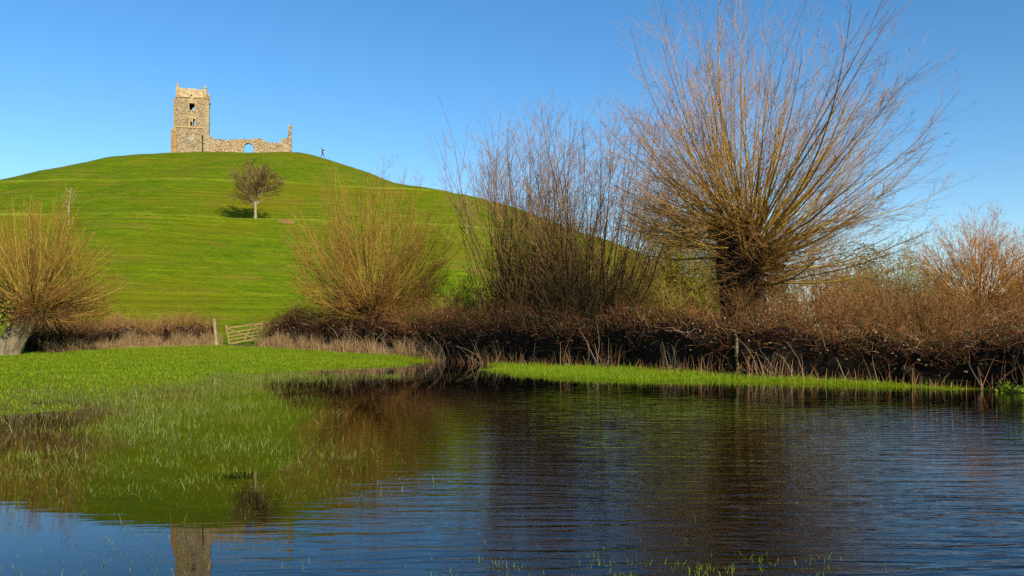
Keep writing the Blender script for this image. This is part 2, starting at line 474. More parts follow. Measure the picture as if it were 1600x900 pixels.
# ------------------------------------------------------------------ ruined church
def stone_mat(name, c_dark, c_mid, c_light, scale, warm=None):
    m, nt, b = mat_new(name)
    tc = nt.nodes.new("ShaderNodeTexCoord").outputs["Object"]
    vo = nt.nodes.new("ShaderNodeTexVoronoi"); vo.feature = 'F1'
    vo.inputs["Scale"].default_value = scale; vo.inputs["Randomness"].default_value = 1.0
    mp = mapping(nt, (1, 1, 1.6), tc); nt.links.new(mp, vo.inputs["Vector"])
    sp = nt.nodes.new("ShaderNodeSeparateColor"); nt.links.new(vo.outputs["Color"], sp.inputs[0])
    c = ramp(nt, [(0.05, c_dark), (0.45, c_mid), (0.95, c_light)], sp.outputs[0])
    c = mix(nt, maprange(nt, vo.outputs["Distance"], 0.42, 0.75, 0, 0.45), c, (0.22, 0.165, 0.095))
    big = noise(nt, 0.5, 4, 0.6, tc)
    if warm: c = mix(nt, maprange(nt, big, 0.48, 0.66, 0, 0.7), c, warm)
    c = mix(nt, maprange(nt, noise(nt, 1.1, 5, 0.7, mapping(nt, (1, 1, 0.5), tc)), 0.55, 0.75, 0, 0.45), c, (0.13, 0.115, 0.085))
    nt.links.new(c, b.inputs["Base Color"])
    b.inputs["Roughness"].default_value = 0.95
    b.inputs["Specular IOR Level"].default_value = 0.1
    bump(nt, b, mth(nt, 'ADD', mth(nt, 'MULTIPLY', vo.outputs["Distance"], -1.0), noise(nt, 9, 3, 0.6, tc)), 0.8, 0.10)
    return m
M['rubble'] = stone_mat('lias_rubble', (0.19, 0.145, 0.085), (0.29, 0.225, 0.135), (0.42, 0.34, 0.22), 3.8)
M['rubble_warm'] = stone_mat('warm_rubble', (0.19, 0.14, 0.075), (0.31, 0.235, 0.13), (0.46, 0.385, 0.26), 3.4, (0.32, 0.20, 0.085))
M['ashlar'] = stone_mat('cream_ashlar', (0.36, 0.275, 0.15), (0.395, 0.305, 0.17), (0.43, 0.34, 0.195), 1.4)
M['hamstone'] = stone_mat('orange_hamstone', (0.20, 0.11, 0.035), (0.275, 0.155, 0.05), (0.36, 0.225, 0.085), 2.8)
M['dressing'] = stone_mat('golden_dressed_stone', (0.28, 0.19, 0.08), (0.37, 0.265, 0.125), (0.45, 0.34, 0.18), 2.0)
M['plaque'] = stone_mat('grey_tablet_stone', (0.27, 0.26, 0.22), (0.31, 0.30, 0.255), (0.35, 0.34, 0.29), 0.8)

def rubble_sheet(name, u0, u1, z0, z1, cell, mask, thick, place, mat, parent, jit=0.04, relief=0.05):
    """wall of rubble with any outline: cells where mask(u,z) holds; place(u, t, z) -> local xyz, t = depth into the wall"""
    nu, nz = int(round((u1 - u0) / cell)), int(round((z1 - z0) / cell))
    uc = u0 + (np.arange(nu) + 0.5) * cell; zc = z0 + (np.arange(nz) + 0.5) * cell
    U, Z = np.meshgrid(uc, zc, indexing='ij')
    S = mask(U, Z)
    gu = u0 + np.arange(nu + 1) * cell; gz = z0 + np.arange(nz + 1) * cell
    GU, GZ = np.meshgrid(gu, gz, indexing='ij')
    g2 = np.random.default_rng(abs(hash((round(u0, 2), round(z1, 2), nu))) % 2**31)
    GU = GU + g2.normal(0, jit, GU.shape); GZ = GZ + g2.normal(0, jit, GZ.shape)
    F = np.stack(place(GU, g2.normal(0, relief, GU.shape), GZ), -1)
    B = np.stack(place(GU, thick + g2.normal(0, relief, GU.shape), GZ), -1)
    n = (nu + 1) * (nz + 1)
    I = np.arange(n).reshape(nu + 1, nz + 1)
    q = []
    Sp = np.pad(S, 1)
    ii, jj = np.nonzero(S)
    a, b, c, d = I[ii, jj], I[ii + 1, jj], I[ii + 1, jj + 1], I[ii, jj + 1]
    q.append(np.stack([a, b, c, d], -1)); q.append(np.stack([d, c, b, a], -1) + n)
    for di, dj, p, r in ((-1, 0, d, a), (1, 0, b, c), (0, -1, a, b), (0, 1, c, d)):
        k = ~Sp[ii + 1 + di, jj + 1 + dj]
        q.append(np.stack([r[k], p[k], p[k] + n, r[k] + n], -1))
    V = np.concatenate([F.reshape(-1, 3), B.reshape(-1, 3)])
    return quad_mesh(name, V, np.concatenate(q), mat, parent)

church_loc = W(300, 236, 152.6); church_loc[1] = 152.6
church_loc[2] = 35.2
church = empty("ruined_church", church_loc, R(14))
tag(church, "ruined stone church with square tower and broken nave wall on the hilltop", "ruin")
lx = lambda px: (px - 300) / 8.22
lz = lambda py: (236 - py) / 8.22
TX0, TX1, TY0, TY1 = lx(280.5), lx(323.5), -2.6, 2.6
ZT = lz(151.5)

def rect(U, Z, r): return (U > r[0]) & (U < r[1]) & (Z > r[2]) & (Z < r[3])
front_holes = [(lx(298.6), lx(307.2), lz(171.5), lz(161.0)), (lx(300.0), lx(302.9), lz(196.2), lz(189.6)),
               (lx(304.0), lx(307.9), lz(196.2), lz(184.8)), (lx(317.1), lx(318.9), lz(236.5), lz(208.5))]  # last one: narrow slot cut in to stand for a cast shadow
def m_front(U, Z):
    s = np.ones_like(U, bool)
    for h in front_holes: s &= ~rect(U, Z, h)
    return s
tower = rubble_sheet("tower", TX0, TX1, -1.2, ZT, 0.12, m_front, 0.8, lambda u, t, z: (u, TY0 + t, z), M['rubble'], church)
# the far wall has its own openings that let the sky through
back_holes = [(lx(298), lx(301.5), lz(163.2), lz(156)), (lx(300), lx(303), lz(188.5), lz(177.5))]
def m_back(U, Z):
    s = np.ones_like(U, bool)
    for h in back_holes:
        s &= ~rect(U, Z, h)
    return s
o = rubble_sheet("rear_wall", TX0, TX1, -1.2, ZT, 0.16, m_back, 0.8, lambda u, t, z: (u, TY1 - 0.8 + t, z), M['rubble'], tower)
for sx, nm in ((TX0, 0.0), (TX1 - 0.8, 0.0)):
    rubble_sheet("side_wall", TY0 + 0.82, TY1 - 0.82, -1.2, ZT, 0.16, lambda U, Z: np.ones_like(U, bool), 0.8,
                 lambda u, t, z, sx=sx: (sx + t, u, z), M['rubble'], tower)
# unseen roof block, raised behind the parapet hole, keeps the inside dark
bm = bmesh.new(); bm_box(bm, TX0 + .7, TX1 - .7, TY0 + .7, TY1 - .7, ZT - 0.35, ZT + 0.6)
bm_obj("unseen_roof_block", bm, M['rubble'], tower)
# parapet of cream ashlar, slightly proud
ZP = lz(138.3)
def m_par(U, Z): return np.ones_like(U, bool) & ~((np.abs(U - lx(302.2)) < 0.14) & (np.abs(Z - lz(149.2)) < 0.16)) & ~((U > lx(314)) & (Z > lz(139.6)) & (U < lx(319)))
rubble_sheet("parapet", TX0 + .02, TX1 - .06, ZT + 0.03, ZP, 0.13, m_par, 0.4, lambda u, t, z: (u, TY0 - 0.06 + t, z), M['ashlar'], tower, 0.008, 0.012)
rubble_sheet("parapet", TX0 + .02, TX1 - .06, ZT + 0.03, ZP - .2, 0.2, lambda U, Z: np.ones_like(U, bool), 0.4, lambda u, t, z: (u, TY1 - 0.35 + t, z), M['ashlar'], tower, 0.03, 0.02)
def m_ragged(U, Z):
    top = ZP - 0.1 - 0.35 * np.abs(np.sin(U * 2.3 + 1)) - 0.2 * np.sin(U * 5.1) ** 2
    return Z < top
rubble_sheet("parapet", TY0 + .4, TY1 - .4, ZT + 0.03, ZP, 0.13, m_ragged, 0.4, lambda u, t, z: (TX1 - 0.35 + t, u, z), M['dressing'], tower, 0.03, 0.06)
rubble_sheet("parapet", TY0 + .4, TY1 - .4, ZT + 0.03, ZP, 0.2, lambda U, Z: np.ones_like(U, bool), 0.4, lambda u, t, z: (TX0 - .05 + t, u, z), M['ashlar'], tower, 0.02, 0.02)
for zc in (ZT, lz(198.2)):
    bm = bmesh.new(); bm_box(bm, TX0 - .10, TX1 + .08, TY0 - .16, TY0 - .02, zc - .13, zc + .10, (TX0 - .06, TX1 + .04, TY0 - .08, TY0 - .02))
    bm_obj("string_course", bm, M['dressing'], tower)
for cx_, cy_, hh in ((TX0 + .22, TY0 + .12, 0.95), (TX1 - .22, TY0 + .12, 0.72), (TX0 + .22, TY1 - .12, 0.5), (TX1 - .22, TY1 - .12, 0.45)):
    bm = bmesh.new()
    bm_box(bm, cx_ - .27, cx_ + .27, cy_ - .25, cy_ + .25, ZT + .1, ZP + .14)
    bm_box(bm, cx_ - .33, cx_ + .33, cy_ - .31, cy_ + .31, ZP + .14, ZP + .26)
    bm_box(bm, cx_ - .20, cx_ + .20, cy_ - .19, cy_ + .19, ZP + .26, ZP + .26 + hh, (cx_ - .04, cx_ + .04, cy_ - .04, cy_ + .04))
    bm_obj("pinnacle", bm, M['dressing'], tower)
# stepped corner buttresses with weathered slopes
def buttress(x0, x1a, x1b, ya, zs, zt, mat, label=None):
    """x0 tower face, lower stage reaches x1a, upper stage x1b"""
    bm = bmesh.new()
    lo, hi = sorted((x0, x1a)); l2, h2 = sorted((x0, x1b))
    bm_box(bm, lo, hi, ya, ya + 1.15, -1.2, zs)
    bm_box(bm, lo, hi, ya, ya + 1.15, zs, zs + .45, (l2, h2, ya + .18, ya + 1.1))
    bm_box(bm, l2, h2, ya + .18, ya + 1.1, zs + .45, zt)
    bm_box(bm, l2, h2, ya + .18, ya + 1.1, zt, zt + .4, ((x0 - .02), (x0 + .02), ya + .3, ya + 1.0))
    b_ = bm_obj("buttress", bm, mat, tower)
    if label: b_["label"] = label
    return b_
buttress(TX0 - .004, lx(273.0), lx(276.6), TY0 - .18, lz(204.0), lz(155.5), M['hamstone'], "orange stone stepped corner buttress")
buttress(TX1 + .004, lx(328.6), lx(327.8), TY0 - .10, lz(213), lz(156.5), M['rubble'])
bm = bmesh.new(); bm_bar(bm, (TX1 + .1, TY0 + .3, lz(157.5)), (TX1 + .75, TY0 + .25, lz(160.5)), .22, .2)
bm_obj("gargoyle", bm, M['thicket'], tower)
# corner dressings on the right edge
for k in range(18):
    zz = 0.1 + k * 0.55
    ww = 0.5 if k % 2 else 0.32
    if k == 0:
        bm = bmesh.new(); bm_box(bm, -.5, 0, -.04, .3, 0, .45); qo = bm_obj("quoin", bm, M['dressing'], tower); qme = qo.data
    else:
        qo = link(bpy.data.objects.new("quoin", qme), tower)
    qo.location = (TX1 - .01, TY0 - .045, zz); qo.scale = (ww / .5, 1, 0.9 + 0.15 * math.sin(k * 2.1))
# pointed window heads: hood mould and infill tracery
def window(xc, half, zsp, zap, z0, lights):
    wroot = None
    bm = bmesh.new()
    pts = []
    nseg = 9
    for s in (-1, 1):
        arc = []
        for k in range(nseg + 1):
            t = k / nseg
            arc.append((xc + s * half * (1 - t ** 1.7), zsp + (zap - zsp) * math.sin(t * math.pi / 2) ** 0.9))
        pts.append(arc)
    outline = pts[0] + pts[1][::-1][1:]
    for (xa, za), (xb, zb) in zip(outline[:-1], outline[1:]):
        bm_bar(bm, (xa, TY0 - .07, za), (xb, TY0 - .07, zb), .16, .2, (0, 1, 0))
    hood = bm_obj("window", bm, M['dressing'], tower)
    bm = bmesh.new()
    c = bm.verts.new((xc, TY0 - .075, zsp - .05))
    vs = [bm.verts.new((x, TY0 - .075, z)) for x, z in outline]
    for a_, b_ in zip(vs[:-1], vs[1:]): bm.faces.new((c, a_, b_))
    ge = bmesh.ops.extrude_face_region(bm, geom=bm.faces[:])
    bmesh.ops.translate(bm, vec=(0, .05, 0), verts=[v for v in ge['geom'] if isinstance(v, bmesh.types.BMVert)])
    bm_obj("window_head", bm, M['dressing'], tower)
    bm = bmesh.new(); bm_box(bm, xc - half - .1, xc + half + .1, TY0 - .12, TY0 + .02, z0 - .18, z0 - .02)
    bm_obj("window_sill", bm, M['dressing'], tower)
    for s in (-1, 1):
        bm = bmesh.new(); bm_box(bm, xc + s * half - .09, xc + s * half + .09, TY0 - .09, TY0 + .05, z0, zsp)
        bm_obj("window_jamb", bm, M['dressing'], tower)
    if lights:
        bm = bmesh.new(); bm_box(bm, xc - .07, xc + .07, TY0 - .02, TY0 + .25, z0, zsp)
        bm_obj("mullion", bm, M['dressing'], tower)
window(lx(302.9), .56, lz(160.8), lz(153.4), lz(171.5), False)
window(lx(303.6), .56, lz(185.0), lz(178.6), lz(196.2), True)
bm = bmesh.new()
for k in range(20):
    a_ = k / 20 * 2 * math.pi
    bm.verts.new((lx(301.4) + .64 * math.cos(a_), TY0 - .09, lz(215.8) + .36 * math.sin(a_)))
bm.verts.ensure_lookup_table(); f_ = bm.faces.new(bm.verts[:])
ge = bmesh.ops.extrude_face_region(bm, geom=[f_])
bmesh.ops.translate(bm, vec=(0, .07, 0), verts=[v for v in ge['geom'] if isinstance(v, bmesh.types.BMVert)])
bm_obj("plaque", bm, M['plaque'], tower)["label"] = "pale oval stone tablet on the tower wall"

# nave wall: broken skyline, round arched doorway
NT = np.array([(325, 208), (327.5, 211), (331, 215.5), (335, 217.5), (348, 217.0), (361, 217.6), (364.5, 215.2), (378, 215.0), (388, 214.3), (397, 213.2),
               (407, 213.8), (410, 215.5), (413, 218.3), (424, 217.9), (432.5, 217.2), (434.5, 213), (439.5, 210.6), (444.6, 208.6)])
ntx = lx(NT[:, 0]); ntz = lz(NT[:, 1])
grn = np.random.default_rng(5)
bumps = np.repeat(grn.normal(0, .07, 90), 2)
def m_nave(U, Z):
    top = np.interp(U, ntx, ntz) + np.interp(U, np.linspace(2.8, 18, 180), bumps)
    ax, ar, az = lx(386), .86, lz(228)
    arch = ((np.abs(U - ax) < ar) & (Z < az)) | ((U - ax) ** 2 + (Z - az) ** 2 < ar * ar)
    hole = (np.abs(U - lx(406.3)) < .12) & (np.abs(Z - lz(227.5)) < .13)
    return (Z < top) & ~arch & ~hole
nave = rubble_sheet("nave_wall", lx(324.5), lx(444.6), -1.6, lz(207), 0.12, m_nave, 0.85, lambda u, t, z: (u, TY0 + .35 + t, z), M['rubble_warm'], church, .035, .05)
nave.location.z = .5
ax, ar, az = lx(386), .88, lz(228)
for k in range(13):
    a0, a1 = math.pi * k / 13, math.pi * (k + 1) / 13 - .03
    bm = bmesh.new(); vs = []
    for yy in (TY0 + .20, TY0 + .60):
        for rr, aa in ((ar - .04, a0), (ar + .30, a0), (ar + .30, a1), (ar - .04, a1)):
            vs.append(bm.verts.new((ax + rr * math.cos(aa), yy, az + rr * math.sin(aa))))
    for f in ((0,1,2,3),(7,6,5,4),(0,4,5,1),(1,5,6,2),(2,6,7,3),(3,7,4,0)): bm.faces.new([vs[i] for i in f])
    bm_obj("arch_stone", bm, M['rubble_warm'], nave)
for s, w_ in ((lx(359.8), .9), (lx(438), 1.1)):
    bm = bmesh.new(); bm_box(bm, s, s + w_, TY0 + .06, TY0 + .5, -1.6, lz(219), (s + .05, s + w_ - .05, TY0 + .2, TY0 + .5))
    bm_obj("wall_pier", bm, M['rubble_warm'], nave)
rubble_sheet("end_pillar", lx(444.7), lx(451.6), -1.8, lz(187.6), 0.13,
             lambda U, Z: (Z < lz(209)) | ((U > lx(445.6)) & (U < lx(450.6) + .12 * np.sin(Z * 6)) & (Z < lz(188.5) - .25 * np.abs(U - lx(448)))),
             1.0, lambda u, t, z: (u, TY0 + .3 + t, z), M['rubble_warm'], church, .04, .06).location.z = .5

# ------------------------------------------------------------------ generic woody builders
def trunk_tube(path, rad, sides=20, ridge=0.08, seed=0):
    """lumpy, fluted trunk along a short path"""
    P = np.asarray(path, float); n = len(P)
    t = np.linspace(0, 1, n); tt = np.linspace(0, 1, n * 5)
    P = np.stack([np.interp(tt, t, P[:, k]) for k in range(3)], -1)
    r = np.interp(tt, t, rad)
    V, q = tubes(P[None], r[None], sides)
    V = V.reshape(len(tt), sides, 3)
    a = np.arange(sides) / sides * 2 * np.pi
    lump = 1 + ridge * (np.sin(a * 5 + seed)[None] * (0.6 + .4 * np.sin(tt * 9 + seed))[:, None] + .6 * np.sin(a * 9 + tt[:, None] * 6 + seed) + .5 * np.sin(a[None] * 3 + tt[:, None] * 11))
    V = P[:, None] + (V - P[:, None]) * lump[..., None]
    # close the top
    V2 = V.reshape(-1, 3)
    top = np.repeat(P[-1:][:], sides, 0) + np.array([0, 0, r[-1] * .5])
    idx = np.arange(len(V2))[-sides:]; ti = np.arange(sides) + len(V2)
    q2 = np.stack([idx, np.roll(idx, -1), np.roll(ti, -1), ti], -1)
    return np.concatenate([V2, top]), np.concatenate([q, q2])

def sphere_dirs(n, zmin, zmax, g):
    z = g.uniform(zmin, zmax, n); a = g.uniform(0, 2 * np.pi, n)
    s = np.sqrt(np.clip(1 - z * z, 0, 1))
    return np.stack([s * np.cos(a), s * np.sin(a), z], -1)

def woody(root, o, d, L, r0, seed, up=0.5, wob=0.05, k2=14, k3=5, lf2=(.25, .45), lf3=(.25, .5), a2=(.35, .8), a3=(.3, .8), up2=.35,
          rod=None, twig=None, S=8, S2=4, t2=.22, r2=.0075, r3=.0036, names=("branches", "twigs"), sides1=5):
    """main shoots + side shoots + fine twigs: a 'crown' part with a 'twigs' sub-part"""
    g = np.random.default_rng(seed)
    P1 = grow(o, d, L, S, up, wob, g)
    crown = quad_mesh(names[0], *tubes(P1, taper(r0, np.full(len(o), .005), S, .8), sides1), rod, root, offset=root.location)
    o2, d2, L2, i2, t = children(P1, L, k2, t2, .97, a2[0], a2[1], lf2[0], lf2[1], g, .8)
    P2 = grow(o2, d2, L2, S2, up2, wob * 1.3, g)
    R2 = np.minimum(np.asarray(r0)[i2] * (1 - t * .8) * .6, r2 * g.uniform(.7, 1.5, len(i2)))
    parts = [tubes(P2, taper(R2, R2 * .35, S2), 3)]
    if k3:
        o3, d3, L3, i3, t3 = children(P2, L2, k3, .2, .98, a3[0], a3[1], lf3[0], lf3[1], g)
        P3 = grow(o3, d3, L3, 2, up2 * .6, wob * 1.2, g)
        parts.append(tubes(P3, taper(np.full(len(o3), r3), np.full(len(o3), r3 * .5), 2), 3))
    tag(crown, kind='stuff'); tag(quad_mesh(names[1], *join(parts), twig, crown, offset=root.location), kind='stuff')
    return P1

# ------------------------------------------------------------------ big pollard willow
BW = np.array([(1163 - CX) / FPX * 30.2, 30.2, 0.35])
t = empty("pollard_willow", BW)
tag(t, "largest bare pollard willow with thick black trunk, its rods fanning against blue sky", "tree")
def bz(py): return CAM_Z - (py - HY) / FPX * 30.2
px30 = lambda px: (px - CX) / FPX * 30.2
path = [(px30(1172), 30.2, 0.0), (px30(1166), 30.2, 1.2), (px30(1160), 30.2, bz(450)), (px30(1158), 30.2, bz(420)), (px30(1156), 30.25, bz(385)), (px30(1150), 30.3, bz(345))]
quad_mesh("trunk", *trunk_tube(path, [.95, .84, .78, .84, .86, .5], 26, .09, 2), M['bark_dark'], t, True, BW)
g = np.random.default_rng(21)
n = 400
d = sphere_dirs(n, -.10, 1.0, g)
d[:, 2] = np.where(g.random(n) < .35, d[:, 2] * .5, d[:, 2]); d = nrm(d)
c0 = np.array([px30(1168), 30.2, bz(388)])
o_ = c0 + d * np.array([1.0, .9, 1.0]) * g.uniform(.4, 1.0, (n, 1)) + g.normal(0, .16, (n, 3))
o_[:, 2] -= g.uniform(0, 1.5, n) * (1 - d[:, 2])
o_[:, 2] += np.where(d[:, 0] < -.1, 1.0, 0) * (d[:, 2] < .6)
el = d[:, 2]
# rods reach the crown's rounded outline
ec = np.array([px30(1182), 30.2, bz(222)]); er = np.array([4.75, 4.6, 5.2])
du = nrm(d + [0, 0, .22])
oo = (o_ - ec) / er; dd_ = du / er
qa = (dd_ * dd_).sum(1); qb = (oo * dd_).sum(1); qc = (oo * oo).sum(1) - 1
Ls = (-qb + np.sqrt(np.maximum(qb * qb - qa * qc, .05))) / qa
Ls = np.maximum(Ls * 1.05, np.where(d[:, 0] > .3, 4.9, 4.1)) * g.uniform(.66, 1.05, n)
Ls = np.where(g.random(n) < .12, Ls * .5, Ls)
woody(t, o_, d, Ls, 0.012 + .052 * g.random(n) ** 2.0, 22, up=.45, wob=.060, k2=19, k3=5, lf2=(.12, .36), lf3=(.25, .5), rod=M['rod_gold'], twig=M['twig_red'], S=9, r2=.0068, r3=.0034)
# short epicormic spray round the head, dead and brown
n = 1500
d = sphere_dirs(n, -.6, .7, g)
o_ = np.array([px30(1172), 30.1, bz(418)]) + d * np.array([.85, .85, 1.5]) * g.uniform(.8, 1.05, (n, 1))
V, q = tubes(grow(o_, d, g.uniform(.35, 1.6, n), 5, .1, .22, g), taper(g.uniform(.006, .014, n), np.full(n, .003), 5), 3)
tag(quad_mesh("dead_shoots", V, q, M['twig_brown'], t, offset=BW), kind='stuff')

# ------------------------------------------------------------------ pollard willow at the left edge
LWD = 38.0
LW = np.append(W(14, 554, LWD)[:2], W(14, 554, LWD)[2])
t = empty("pollard_willow", LW)
tag(t, "pollard willow with leaning grey trunk and ivy tuft at the meadow's left edge", "tree")
pl = lambda px, py, dy=0: W(px, py, LWD) + np.array([0, dy, 0])
quad_mesh("trunk", *trunk_tube([pl(8, 562), pl(14, 545), pl(26, 522), pl(40, 500), pl(50, 478)], [.70, .55, .49, .54, .36], 22, .08, 4), M['bark_grey'], t, True, LW)
g = np.random.default_rng(31)
n = 270
d = sphere_dirs(n, -.25, 1, g)
c0 = pl(48, 484)
o_ = c0 + d * np.array([1.15, 1.0, .8]) * g.uniform(.3, 1, (n, 1)) + g.normal(0, .15, (n, 3))
Ls = (3.3 + 2.1 * np.clip(d[:, 2], 0, 1)) * g.uniform(.74, 1.0, n)
woody(t, o_, d, Ls, g.uniform(.018, .042, n), 32, up=.42, wob=.065, k2=13, k3=4, lf2=(.2, .42), rod=M['rod_gold'], twig=M['twig_gold'], S=8, r2=.0075, r3=.0038)
n = 1900
d = sphere_dirs(n, -.6, .8, g)
o_ = pl(60, 486) + d * np.array([1.35, 1.1, .95]) * g.uniform(.4, 1.0, (n, 1))
V, q = tubes(grow(o_, d, g.uniform(.3, 1.1, n), 4, -.1, .25, g), taper(g.uniform(.006, .013, n), np.full(n, .004), 4), 3)
tag(quad_mesh("dead_shoots", V, q, M['straw_red'], t, offset=LW), kind='stuff')

def leaves(n, centre_fn, size, g, flat=.5):
    """n small leaf blades, bent along the middle"""
    c = centre_fn(n)
    nrmv = nrm(g.normal(size=(n, 3)) + np.array([0, -.6, flat])); ax = nrm(np.cross(nrmv, g.normal(size=(n, 3))))
    sd = np.cross(nrmv, ax)
    s = g.uniform(size[0], size[1], n)[:, None]
    P = np.stack([c - ax * s, c + nrmv * s * .15, c + ax * s], 1)
    Wd = np.stack([s[:, 0] * .15, s[:, 0] * .6, s[:, 0] * .08], 1)
    return ribbons(P, Wd, sd)
ic = pl(22, 494, -1.25)
V, q = leaves(760, lambda n: ic + g.normal(0, 1, (n, 3)) * np.array([.30, .22, .34]) + np.outer(g.random(n), [.1, 0, .4]), (.05, .10), g)
iv = quad_mesh("ivy", V, q, M['ivy'], t, offset=LW)
iv["label"] = "tuft of yellow-green ivy on the trunk top"

# ------------------------------------------------------------------ willow in the middle of the hedge
CWD = 48.2
def willow(px, pyhead, D, label, seed, n, rmax, htop, rod, twig, base_z=.6, trunk_r=.5, k2=14, k3=4, up=.4, zmin=.0, lean=0., r1=(.018, .04), lf2=(.2, .42), headr=.7, tr=(.0085, .0052)):
    c0 = W(px, pyhead, D); root = np.array([c0[0], D, base_z])
    t = empty("pollard_willow", root); tag(t, label, "tree")
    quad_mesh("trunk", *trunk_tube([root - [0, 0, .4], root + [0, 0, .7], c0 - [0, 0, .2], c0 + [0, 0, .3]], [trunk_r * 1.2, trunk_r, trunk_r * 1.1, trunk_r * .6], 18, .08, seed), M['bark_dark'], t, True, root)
    g = np.random.default_rng(seed)
    d = sphere_dirs(n, zmin, 1, g); d[:, 0] += lean; d = nrm(d)
    o_ = c0 + d * headr * np.array([1, .8, .6]) * g.uniform(.15, 1, (n, 1)) + g.normal(0, .15, (n, 3))
    e = np.clip(d[:, 2], 0, 1)
    Ls = (rmax + (htop - rmax) * e ** 1.3) * g.uniform(.72, 1.0, n)
    woody(t, o_, d, Ls, g.uniform(*r1, n), seed + 1, up=up, wob=.062, k2=k2, k3=k3, lf2=lf2, rod=rod, twig=twig, S=8, r2=tr[0], r3=tr[1])
    return t
t = willow(582, 492, CWD, "golden bare willow rising from the dark hedge right of the gate", 41, 320, 3.7, 9.0, M['rod_gold'], M['twig_gold'], .6, .45, 13, 4, .75, .0, .05, headr=1.7)
g = np.random.default_rng(43)
n = 2400
d = sphere_dirs(n, -.5, .9, g)
o_ = W(575, 482, CWD) + d * np.array([2.0, 1.4, 1.3]) * g.uniform(.2, 1.0, (n, 1))
V, q = tubes(grow(o_, d + [0, 0, .4], g.uniform(.5, 1.5, n), 4, .1, .2, g), taper(g.uniform(.006, .012, n), np.full(n, .004), 4), 3)
tag(quad_mesh("dead_shoots", V, q, M['straw_red'], t, offset=t.location), kind='stuff')

# ------------------------------------------------------------------ two many-stemmed sallows
def sallow(px, D, seed, n, spread, hts, label, lean=0., base_z=.5, arc=False):
    root = np.array([(px - CX) / FPX * D, D, base_z])
    t = empty("sallow_tree", root); tag(t, label, "tree")
    g = np.random.default_rng(seed)
    a = g.uniform(0, 2 * np.pi, n); s = spread * np.sqrt(g.random(n))
    d = nrm(np.stack([np.cos(a) * s + lean, np.sin(a) * s * .8, np.ones(n)], -1))
    o_ = root + np.clip(g.normal(0, 1, (n, 3)), -1.1, 1.1) * [.75, .6, 0] + np.stack([np.cos(a) * .5, np.sin(a) * .4, np.zeros(n)], -1)
    o_[:, 2] -= .2
    Ls = g.uniform(hts[0], hts[1], n) * (1.04 - .25 * s)
    st = grow(root + np.zeros((9, 3)) + g.normal(0, .35, (9, 3)) * [1, 1, 0] - [0, 0, .3], nrm(g.normal(0, .25, (9, 3)) + [0, 0, 1]), g.uniform(1.6, 2.6, 9), 5, 0, .08, g)
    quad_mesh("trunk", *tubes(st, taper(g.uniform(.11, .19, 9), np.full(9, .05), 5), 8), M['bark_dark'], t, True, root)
    woody(t, o_, d, Ls, g.uniform(.025, .06, n), seed + 1, up=.40, wob=.070, k2=20, k3=5, lf2=(.10, .42), lf3=(.22, .5), rod=M['rod_dark'], twig=M['twig_pink'], S=10, S2=4, t2=.06, r2=.010, r3=.0055)
    return t
sallow(815, 42.5, 51, 74, .40, (9.0, 13.0), "many-stemmed bare sallow left of its darker twin, over the water's inlet", .05)
sallow(918, 40.5, 55, 86, .56, (9.0, 13.2), "many-stemmed dark bare sallow directly left of the largest willow", .05)

# ------------------------------------------------------------------ shrubs behind the hedge
def shrub(px, py_top, D, wpx, label, seed, n, rod, twig, name="shrub", base_z=.6, k2=12, k3=4, cat="shrub", up=.15, wob=.12, r2=.016, r3=.011, group=None, leafm=None):
    h = (CAM_Z - (py_top - HY) / FPX * D - base_z) * 1.45
    w = wpx / FPX * D / 2
    root = np.array([(px - CX) / FPX * D, D, base_z])
    t = empty(name, root); tag(t, label, cat, group)
    g = np.random.default_rng(seed)
    a = g.uniform(0, 2 * np.pi, n); s = np.sqrt(g.random(n))
    tgt = np.stack([np.cos(a) * s * w, np.sin(a) * s * w * .7, h * (1.0 - .5 * s ** 2) * g.uniform(.7, 1.03, n)], -1)
    o_ = root + np.stack([np.cos(a) * s * w * .35, np.sin(a) * s * w * .3, np.full(n, -.1)], -1)
    dv = root + tgt - o_
    L = np.linalg.norm(dv, axis=1)
    dv[:, 2] *= .8; o_ = o_ + g.normal(0, .25, o_.shape) * [w * .6, w * .4, .3]
    woody(t, o_, dv, L, g.uniform(.014, .034, n), seed + 1, up=up, wob=wob, k2=k2, k3=k3, lf2=(.2, .45), rod=rod, twig=twig, S=7, S2=3, t2=.08, r2=r2, r3=r3, a2=(.4, 1.1), a3=(.4, 1.1), up2=.1)
    if leafm:
        V, q = leaves(leafm[1], lambda m: root + np.stack([g.normal(0, w * .5, m), g.normal(0, w * .35, m), h * g.beta(2, 1.6, m)], -1), (.05, .1), g)
        tag(quad_mesh("leaves", V, q, leafm[0], t, offset=root), kind='stuff')
    return t
shrub(1062, 368, 46, 200, "olive-green lichened thorn bush left of the largest willow's trunk", 61, 200, M['twig_olive'], M['twig_olive'], k2=18, k3=5, r2=.018, r3=.013)
shrub(1275, 418, 45, 200, "brown scrub bush just right of the largest willow's trunk", 65, 130, M['twig_brown'], M['twig_gold'], k2=14, k3=4)
shrub(1395, 418, 49, 150, "dull olive scrub bush left of the orange willow", 69, 120, M['twig_brown'], M['twig_olive'], k2=14, k3=4)
shrub(1352, 428, 62, 60, "small dark evergreen bush on the far skyline at right", 73, 26, M['twig_brown'], M['twig_olive'], k2=8, k3=3, leafm=(M['leaf'], 3200))
shrub(715, 455, 46.5, 190, "low brown thicket between golden willow and sallows", 77, 110, M['twig_brown'], M['twig_brown'], k2=12, k3=4)
shrub(1178, 468, 28.9, 190, "low rusty thicket round the foot of the largest willow", 81, 120, M['twig_brown'], M['twig_brown'], k2=12, k3=3, base_z=.2, r2=.008, r3=.005)
shrub(1500, 462, 38, 260, "low dark thicket under the orange willow", 85, 140, M['twig_brown'], M['twig_brown'], k2=12, k3=4)
